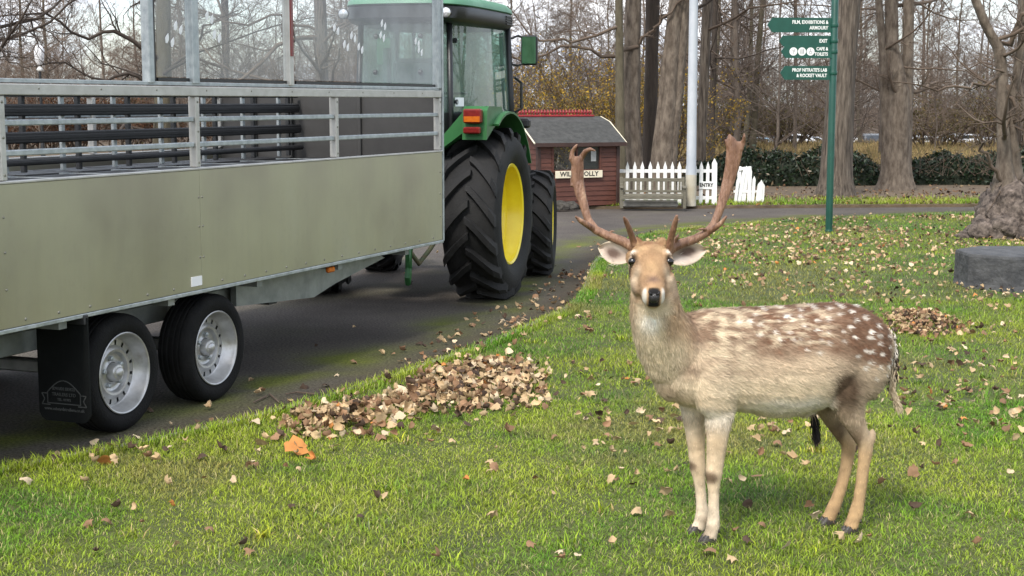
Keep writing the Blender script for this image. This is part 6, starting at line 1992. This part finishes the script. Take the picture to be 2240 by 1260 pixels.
# taller tussocks, flat clover-like weeds
wx, wy = scatter(WEED_N, 4.9, 13.0)
for x0, y0 in zip(wx, wy):
    m = int(gr.integers(14, 44)); r_ = gr.uniform(.02, .085)
    x = x0 + gr.normal(0, r_, m); y = y0 + gr.normal(0, r_, m)
    h = gr.uniform(.02, .05) * gr.uniform(.5, 1.2, m)
    v, t, c = blades(x, y, h, gr.uniform(.0016, .0042) * gr.uniform(.7, 1.3, m), h * gr.uniform(.3, 1.6, m), 2)
    k_ = gr.random()
    c = c * (np.array([.55, .72, .75]) if k_ < .5 else np.array([1.25, 1.05, 1.0]))
    VV.append(v); TT.append(t + off); CC.append(c); off += len(v)
# fringe hanging over the edging, and the grass strip along the far verge
q = gr.integers(0, len(EDGE) - 1, 16000); f = gr.random(16000)[:, None]
ep = EDGE_NP[q] * (1 - f) + EDGE_NP[q + 1] * f
dv = EDGE_NP[q + 1] - EDGE_NP[q]; dv /= np.linalg.norm(dv, axis=1, keepdims=True)
ep = ep + np.stack([-dv[:, 1], dv[:, 0]], 1) * gr.uniform(-.10, .045, (16000, 1))
k = np.abs(ep[:, 0]) < .36 * ep[:, 1] + .6
ep = ep[k]; m = len(ep)
h = .045 * gr.uniform(.5, 1.4, m)
v, t, c = blades(ep[:, 0], ep[:, 1], h, .0022 * gr.uniform(.7, 1.3, m), h * gr.uniform(.2, 1.2, m), 2)
VV.append(v); TT.append(t + off); CC.append(c); off += len(v)
n = 30000
x = gr.uniform(-9, 10, n); y = np.interp(x, VX, VY) + .03 + np.abs(gr.normal(0, .75, n))
h = .05 * gr.uniform(.4, 1.5, n)
v, t, c = blades(x, y, h, .006 * gr.uniform(.6, 1.3, n), h * gr.uniform(.2, 1.2, n), 1)
v[:, 2] += .03
VV.append(v); TT.append(t + off); CC.append(c); off += len(v)
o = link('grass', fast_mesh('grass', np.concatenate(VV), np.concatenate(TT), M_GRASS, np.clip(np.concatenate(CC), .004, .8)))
tag(o, 'short green and yellowish lawn grass', 'grass', kind='stuff')

# --- leaves: a few curled shapes
LEAF_STAR = [(0, -.55), (.16, -.32), (.52, -.30), (.36, -.06), (.62, .22), (.30, .22), (.22, .40), (0, .70), (-.22, .40), (-.30, .22), (-.62, .22), (-.36, -.06), (-.52, -.30), (-.16, -.32)]
def leaf_geo(seed, curl, fold, star=.4, roll=0.0, asp=1.0):
    rg = random.Random(seed)
    n = len(LEAF_STAR)
    outl = []
    for i, (x, y) in enumerate(LEAF_STAR):
        r = math.hypot(x, y); a = math.atan2(y, x)
        rr = (.50 * (1 - star) + r * star) * rg.uniform(.72, 1.22)
        a += rg.uniform(-.12, .12)
        outl.append((rr * math.cos(a) * asp, rr * math.sin(a)))
    vs = [(0, 0)] + [(x * .34, y * .34) for x, y in outl] + [(x * .70, y * .70) for x, y in outl] + outl
    out_ = []
    for x, y in vs:
        r2 = x * x + y * y
        z = curl * r2 + fold * abs(x) + .42 * mnoise.noise(Vector((x * 2.6 + seed, y * 2.6, seed))) * (r2 ** .5 + .08) + .10 * math.sin(x * 6 + seed) * r2
        if roll:                                  # edges rolling over on themselves
            th = roll * x * 2.2
            z, x = z * math.cos(th) + abs(math.sin(th)) * abs(x) * .8, x * math.cos(th * .8)
        out_.append((x, y * (1 - .25 * abs(curl) * r2), z))
    tr_ = []
    for i in range(n):
        i2 = (i + 1) % n
        tr_ += [(0, 1 + i, 1 + i2)]
        for k_ in (0, 1):
            a_, b_2 = 1 + k_ * n, 1 + (k_ + 1) * n
            tr_ += [(a_ + i, b_2 + i, b_2 + i2), (a_ + i, b_2 + i2, a_ + i2)]
    return np.array(out_), np.array(tr_)
LG = [leaf_geo(*q_) for q_ in ((1, -.5, .15, .9, 0, 1), (2, .9, .1, .5, .6, .8), (3, -1.1, .5, .4, 0, 1), (4, 1.3, -.3, .3, .9, .7), (5, -.5, -.6, .7, 0, .9), (6, 1.0, .7, .4, .8, .8), (7, -1.5, .2, .3, .5, 1), (8, .4, .8, .6, 1.0, .65))]
M_LEAF = attr_mat('fallen_leaf_colours', .75, .25, .12)
LCOL = dict(tan=(.46, .33, .185), brown=(.25, .145, .08), dark=(.075, .048, .032), orange=(.50, .21, .06), pale=(.56, .44, .29))
# individual leaves: the ones nearest and largest
lrng = np.random.default_rng(55)
leaf_me = {}
def leaf_mesh(kind, g):
    if (kind, g) not in leaf_me:
        V_, T_ = LG[g]
        c_ = np.array(LCOL[kind])[None] * (1 + .18 * np.array([mnoise.noise(Vector((p[0] * 4, p[1] * 4, g))) for p in V_]))[:, None]
        c_ = c_ * (1.0 + .22 * (np.linalg.norm(V_[:, :2], axis=1) - .4))[:, None]
        leaf_me[(kind, g)] = fast_mesh('leaf', V_, T_, M_LEAF, np.clip(c_, .01, .8), True)
    return leaf_me[(kind, g)]
LLAB = dict(tan='dry curled tan leaf lying on the lawn', brown='crumpled brown leaf lying on the lawn', dark='dark rotting leaf lying on the lawn', orange='bright orange leaf lying on the lawn', pale='pale bleached leaf lying on the lawn')
def put_leaf(x, y, s, kind, tilt=.45, z=None, label=None, group=None):
    o_ = link('fallen_leaf', leaf_mesh(kind, int(lrng.integers(0, 8))))
    o_.location = (x, y, (LAWN_Z + .022 + s * .12) if z is None else z)
    o_.rotation_euler = (lrng.normal(0, tilt), lrng.normal(0, tilt), lrng.uniform(0, 6.28))
    o_.scale = (s, s, s)
    tag(o_, label or LLAB[kind], 'leaf', group if label else kind + ' leaves on the lawn')
    return o_
# the ones one can name
q = G(648, 1000, LAWN_Z)
o_ = put_leaf(q.x, q.y, .125, 'orange', .18, LAWN_Z + .055, 'large bright orange maple leaf lying flat on the lawn below the leaf pile'); o_.data = leaf_mesh('orange', 0); o_.rotation_euler = (.62, .12, .35)
for px, py, s, kind in ((58, 1052, .05, 'pale'), (230, 1010, .062, 'orange'), (375, 1108, .035, 'orange'), (515, 1056, .038, 'pale'), (840, 1085, .036, 'tan'), (1070, 1008, .036, 'tan'), (1075, 1122, .042, 'tan'), (960, 1222, .04, 'brown'),
                        (955, 942, .05, 'pale'), (835, 955, .06, 'brown'), (190, 1145, .035, 'brown'), (560, 1015, .03, 'brown'), (690, 1005, .05, 'orange'), (545, 1205, .035, 'brown'), (1400, 905, .042, 'pale'), (1350, 960, .038, 'tan'), (1265, 908, .035, 'tan'), (1455, 1075, .045, 'tan'),
                        (1290, 860, .06, 'tan'), (1765, 1020, .042, 'tan'), (1700, 970, .04, 'brown'), (1620, 1052, .04, 'pale'), (2000, 1035, .05, 'brown'), (1930, 1060, .045, 'brown'), (1990, 905, .05, 'tan'), (2110, 980, .05, 'brown'), (1780, 1125, .045, 'pale'), (1885, 1185, .04, 'pale'),
                        (1340, 1190, .04, 'tan'), (1550, 1205, .05, 'brown'), (1720, 1195, .045, 'pale'), (2180, 905, .04, 'tan'), (2130, 850, .04, 'brown'), (2075, 760, .04, 'tan'), (1230, 1225, .035, 'brown'), (790, 1130, .03, 'dark'), (440, 1000, .045, 'dark'), (330, 1000, .04, 'brown'), (490, 985, .035, 'dark')):
    q = G(px, py, LAWN_Z + .02)
    put_leaf(q.x, q.y, s * 1.25, kind)
n_ind = 41
xs_, ys_ = scatter(4000, 5.2, 9.5, .1)
kinds = ['tan', 'brown', 'dark', 'orange', 'pale']
for x, y in zip(xs_, ys_):
    if n_ind >= 290: break
    dens = .30 + .7 * (y > 7.2) * (x > .3)
    if lrng.random() > dens * .5 * (1 + 1.6 * mnoise.noise(Vector((x * 1.1, y * 1.1, 3)))): continue
    put_leaf(x, y, lrng.uniform(.026, .058), str(lrng.choice(kinds, p=[.36, .28, .22, .02, .12])))
    n_ind += 1
def leaf_mass(name, C, S_, rx, ry, rz, col, label, cat='leaves'):
    VV, TT, CC, off = [], [], [], 0
    n = len(C)
    gsel = lrng.integers(0, 8, n)
    for g in range(8):
        m = gsel == g
        if not m.any(): continue
        V_, T_ = LG[g]
        P = V_[None] * S_[m][:, None, None]
        cx, sx, cy, sy, cz, sz = np.cos(rx[m]), np.sin(rx[m]), np.cos(ry[m]), np.sin(ry[m]), np.cos(rz[m]), np.sin(rz[m])
        X_, Y_, Z_ = P[..., 0], P[..., 1], P[..., 2]
        Y1 = Y_ * cx[:, None] - Z_ * sx[:, None]; Z1 = Y_ * sx[:, None] + Z_ * cx[:, None]
        X2 = X_ * cy[:, None] + Z1 * sy[:, None]; Z2 = -X_ * sy[:, None] + Z1 * cy[:, None]
        X3 = X2 * cz[:, None] - Y1 * sz[:, None]; Y3 = X2 * sz[:, None] + Y1 * cz[:, None]
        P = np.stack([X3, Y3, Z2], -1) + C[m][:, None]
        b = m.sum()
        VV.append(P.reshape(-1, 3))
        TT.append((T_[None] + (np.arange(b) * len(V_))[:, None, None]).reshape(-1, 3) + off)
        CC.append(np.repeat(col[m], len(V_), 0))
        off += b * len(V_)
    o_ = link(name, fast_mesh(name, np.concatenate(VV), np.concatenate(TT), M_LEAF, np.clip(np.concatenate(CC), .008, .8), True))
    tag(o_, label, cat, kind='stuff')
    return o_
pal = np.array([LCOL[k_] for k_ in kinds])
def rcol(n, p): return pal[lrng.choice(5, n, p=p)] * lrng.uniform(.65, 1.3, (n, 1))
# scattered leaves over the rest of the lawn, thicker towards the fingerpost
x, y = scatter(13000, 6.5, 21.8, .4)
dn = np.clip(.18 + .10 * (y - 7), .08, 1.0) * np.clip(.60 + 1.9 * fbm(x, y, .55, 9) + .7 * fbm(x, y, 2.2, 8), .05, 1.6)
sel = lrng.random(len(x)) < dn
x, y = x[sel], y[sel]
n = len(x)
leaf_mass('fallen_leaves', np.stack([x, y, np.full(n, LAWN_Z + .034)], 1), lrng.uniform(.026, .062, n), lrng.normal(0, .5, n), lrng.normal(0, .5, n), lrng.uniform(0, 6.28, n), rcol(n, [.45, .27, .14, .01, .13]), 'scattered dry leaves across the lawn')
# leaves on the road edge and the far verge
q = lrng.integers(0, len(EDGE) - 1, 900); f = lrng.random((900, 1))
e2 = EDGE_NP[q] * (1 - f) + EDGE_NP[q + 1] * f
e2 = e2 + np.stack([-(EDGE_NP[q + 1] - EDGE_NP[q])[:, 1], (EDGE_NP[q + 1] - EDGE_NP[q])[:, 0]], 1) / np.linalg.norm(EDGE_NP[q + 1] - EDGE_NP[q], axis=1, keepdims=True) * np.abs(lrng.normal(.10, .28, (900, 1)))
den = lrng.random(900) < np.where((e2[:, 1] > 9.5) & (e2[:, 1] < 15), .75, .10)
e2 = e2[den]
rx_ = lrng.uniform(-6, 7, 120); ry_ = lrng.uniform(7, 23.2, 120); kk = ~in_lawn(rx_, ry_)
e2 = np.concatenate([e2, np.stack([rx_[kk], ry_[kk]], 1)])
n = len(e2)
leaf_mass('road_leaves', np.concatenate([e2, np.full((n, 1), .018)], 1), lrng.uniform(.03, .065, n), lrng.normal(0, .45, n), lrng.normal(0, .35, n), lrng.uniform(0, 6.28, n), rcol(n, [.40, .34, .16, .02, .08]), 'dry leaves drifted along the edge of the road')
n = 2900
vx = lrng.uniform(-10, 11.5, n); vy = np.interp(vx, VX, VY) + .02 + np.abs(lrng.normal(0, 2.6, n))
leaf_mass('verge_leaves', np.stack([vx, vy, np.full(n, VZ + .02)], 1), lrng.uniform(.03, .075, n), lrng.normal(0, .5, n), lrng.normal(0, .5, n), lrng.uniform(0, 6.28, n), rcol(n, [.26, .42, .28, .02, .02]) * .7, 'brown leaf litter under the trees beyond the road')
# raked leaf piles
def pile(name, poly_px, n, hmax, label, p, smin=.03, smax=.062):
    pts = np.array([[G(a, b, LAWN_Z).x, G(a, b, LAWN_Z).y] for a, b in poly_px])
    lo, hi = pts.min(0), pts.max(0)
    got = []
    while len(got) < n:
        c_ = lrng.uniform(lo, hi)
        ins = False; j = len(pts) - 1; dmin = 9
        for i in range(len(pts)):
            a, b = pts[i], pts[j]
            if (a[1] > c_[1]) != (b[1] > c_[1]) and c_[0] < (b[0] - a[0]) * (c_[1] - a[1]) / (b[1] - a[1]) + a[0]: ins = not ins
            ab = b - a; t_ = np.clip(((c_ - a) @ ab) / (ab @ ab), 0, 1); dmin = min(dmin, np.linalg.norm(c_ - a - ab * t_)); j = i
        if ins:
            hh = min(1, dmin / .28)
            if lrng.random() < .35 + .65 * hh: got.append((c_[0], c_[1], LAWN_Z + .015 + hmax * hh * lrng.uniform(.15, 1.0)))
        elif dmin < .12 and lrng.random() < .12:
            got.append((c_[0], c_[1], LAWN_Z + .025))
    C = np.array(got)
    leaf_mass(name, C, lrng.uniform(smin, smax, n), lrng.normal(0, .75, n), lrng.normal(0, .75, n), lrng.uniform(0, 6.28, n), rcol(n, p), label)
pile('leaf_pile', [(600, 918), (720, 893), (800, 880), (900, 835), (1000, 798), (1130, 788), (1190, 815), (1205, 878), (1110, 900), (1010, 908), (900, 925), (790, 955), (660, 965)], 980, .07, 'heaped pile of dry tan and brown leaves on the lawn beside the road', [.46, .27, .12, .02, .13], .036, .074)
pile('leaf_pile', [(1930, 690), (1990, 680), (2080, 690), (2115, 715), (2080, 738), (1990, 740), (1940, 725)], 420, .06, 'small heap of brown leaves on the lawn behind the deer', [.34, .42, .16, .02, .06], .03, .055)
# --- twigs on the road edge
M_TW = BARKS['twig']
for i, pxs in enumerate(([(555, 880), (580, 868), (590, 862), (610, 880)], [(625, 862), (650, 858), (690, 862)])):
    mbq = MB()
    P = [G(a, b, .012) for a, b in pxs]
    mbq.tube(P, [.004, .006, .006, .005][:len(P)], 6)
    o_ = mbq.build('twig', M_TW)
    tag(o_, ['crooked bare twig lying on the asphalt near the trailer wheel', 'straight thin twig lying on the asphalt by the lawn edge'][i], 'twig')
# loose darker tuft of grass by the front legs
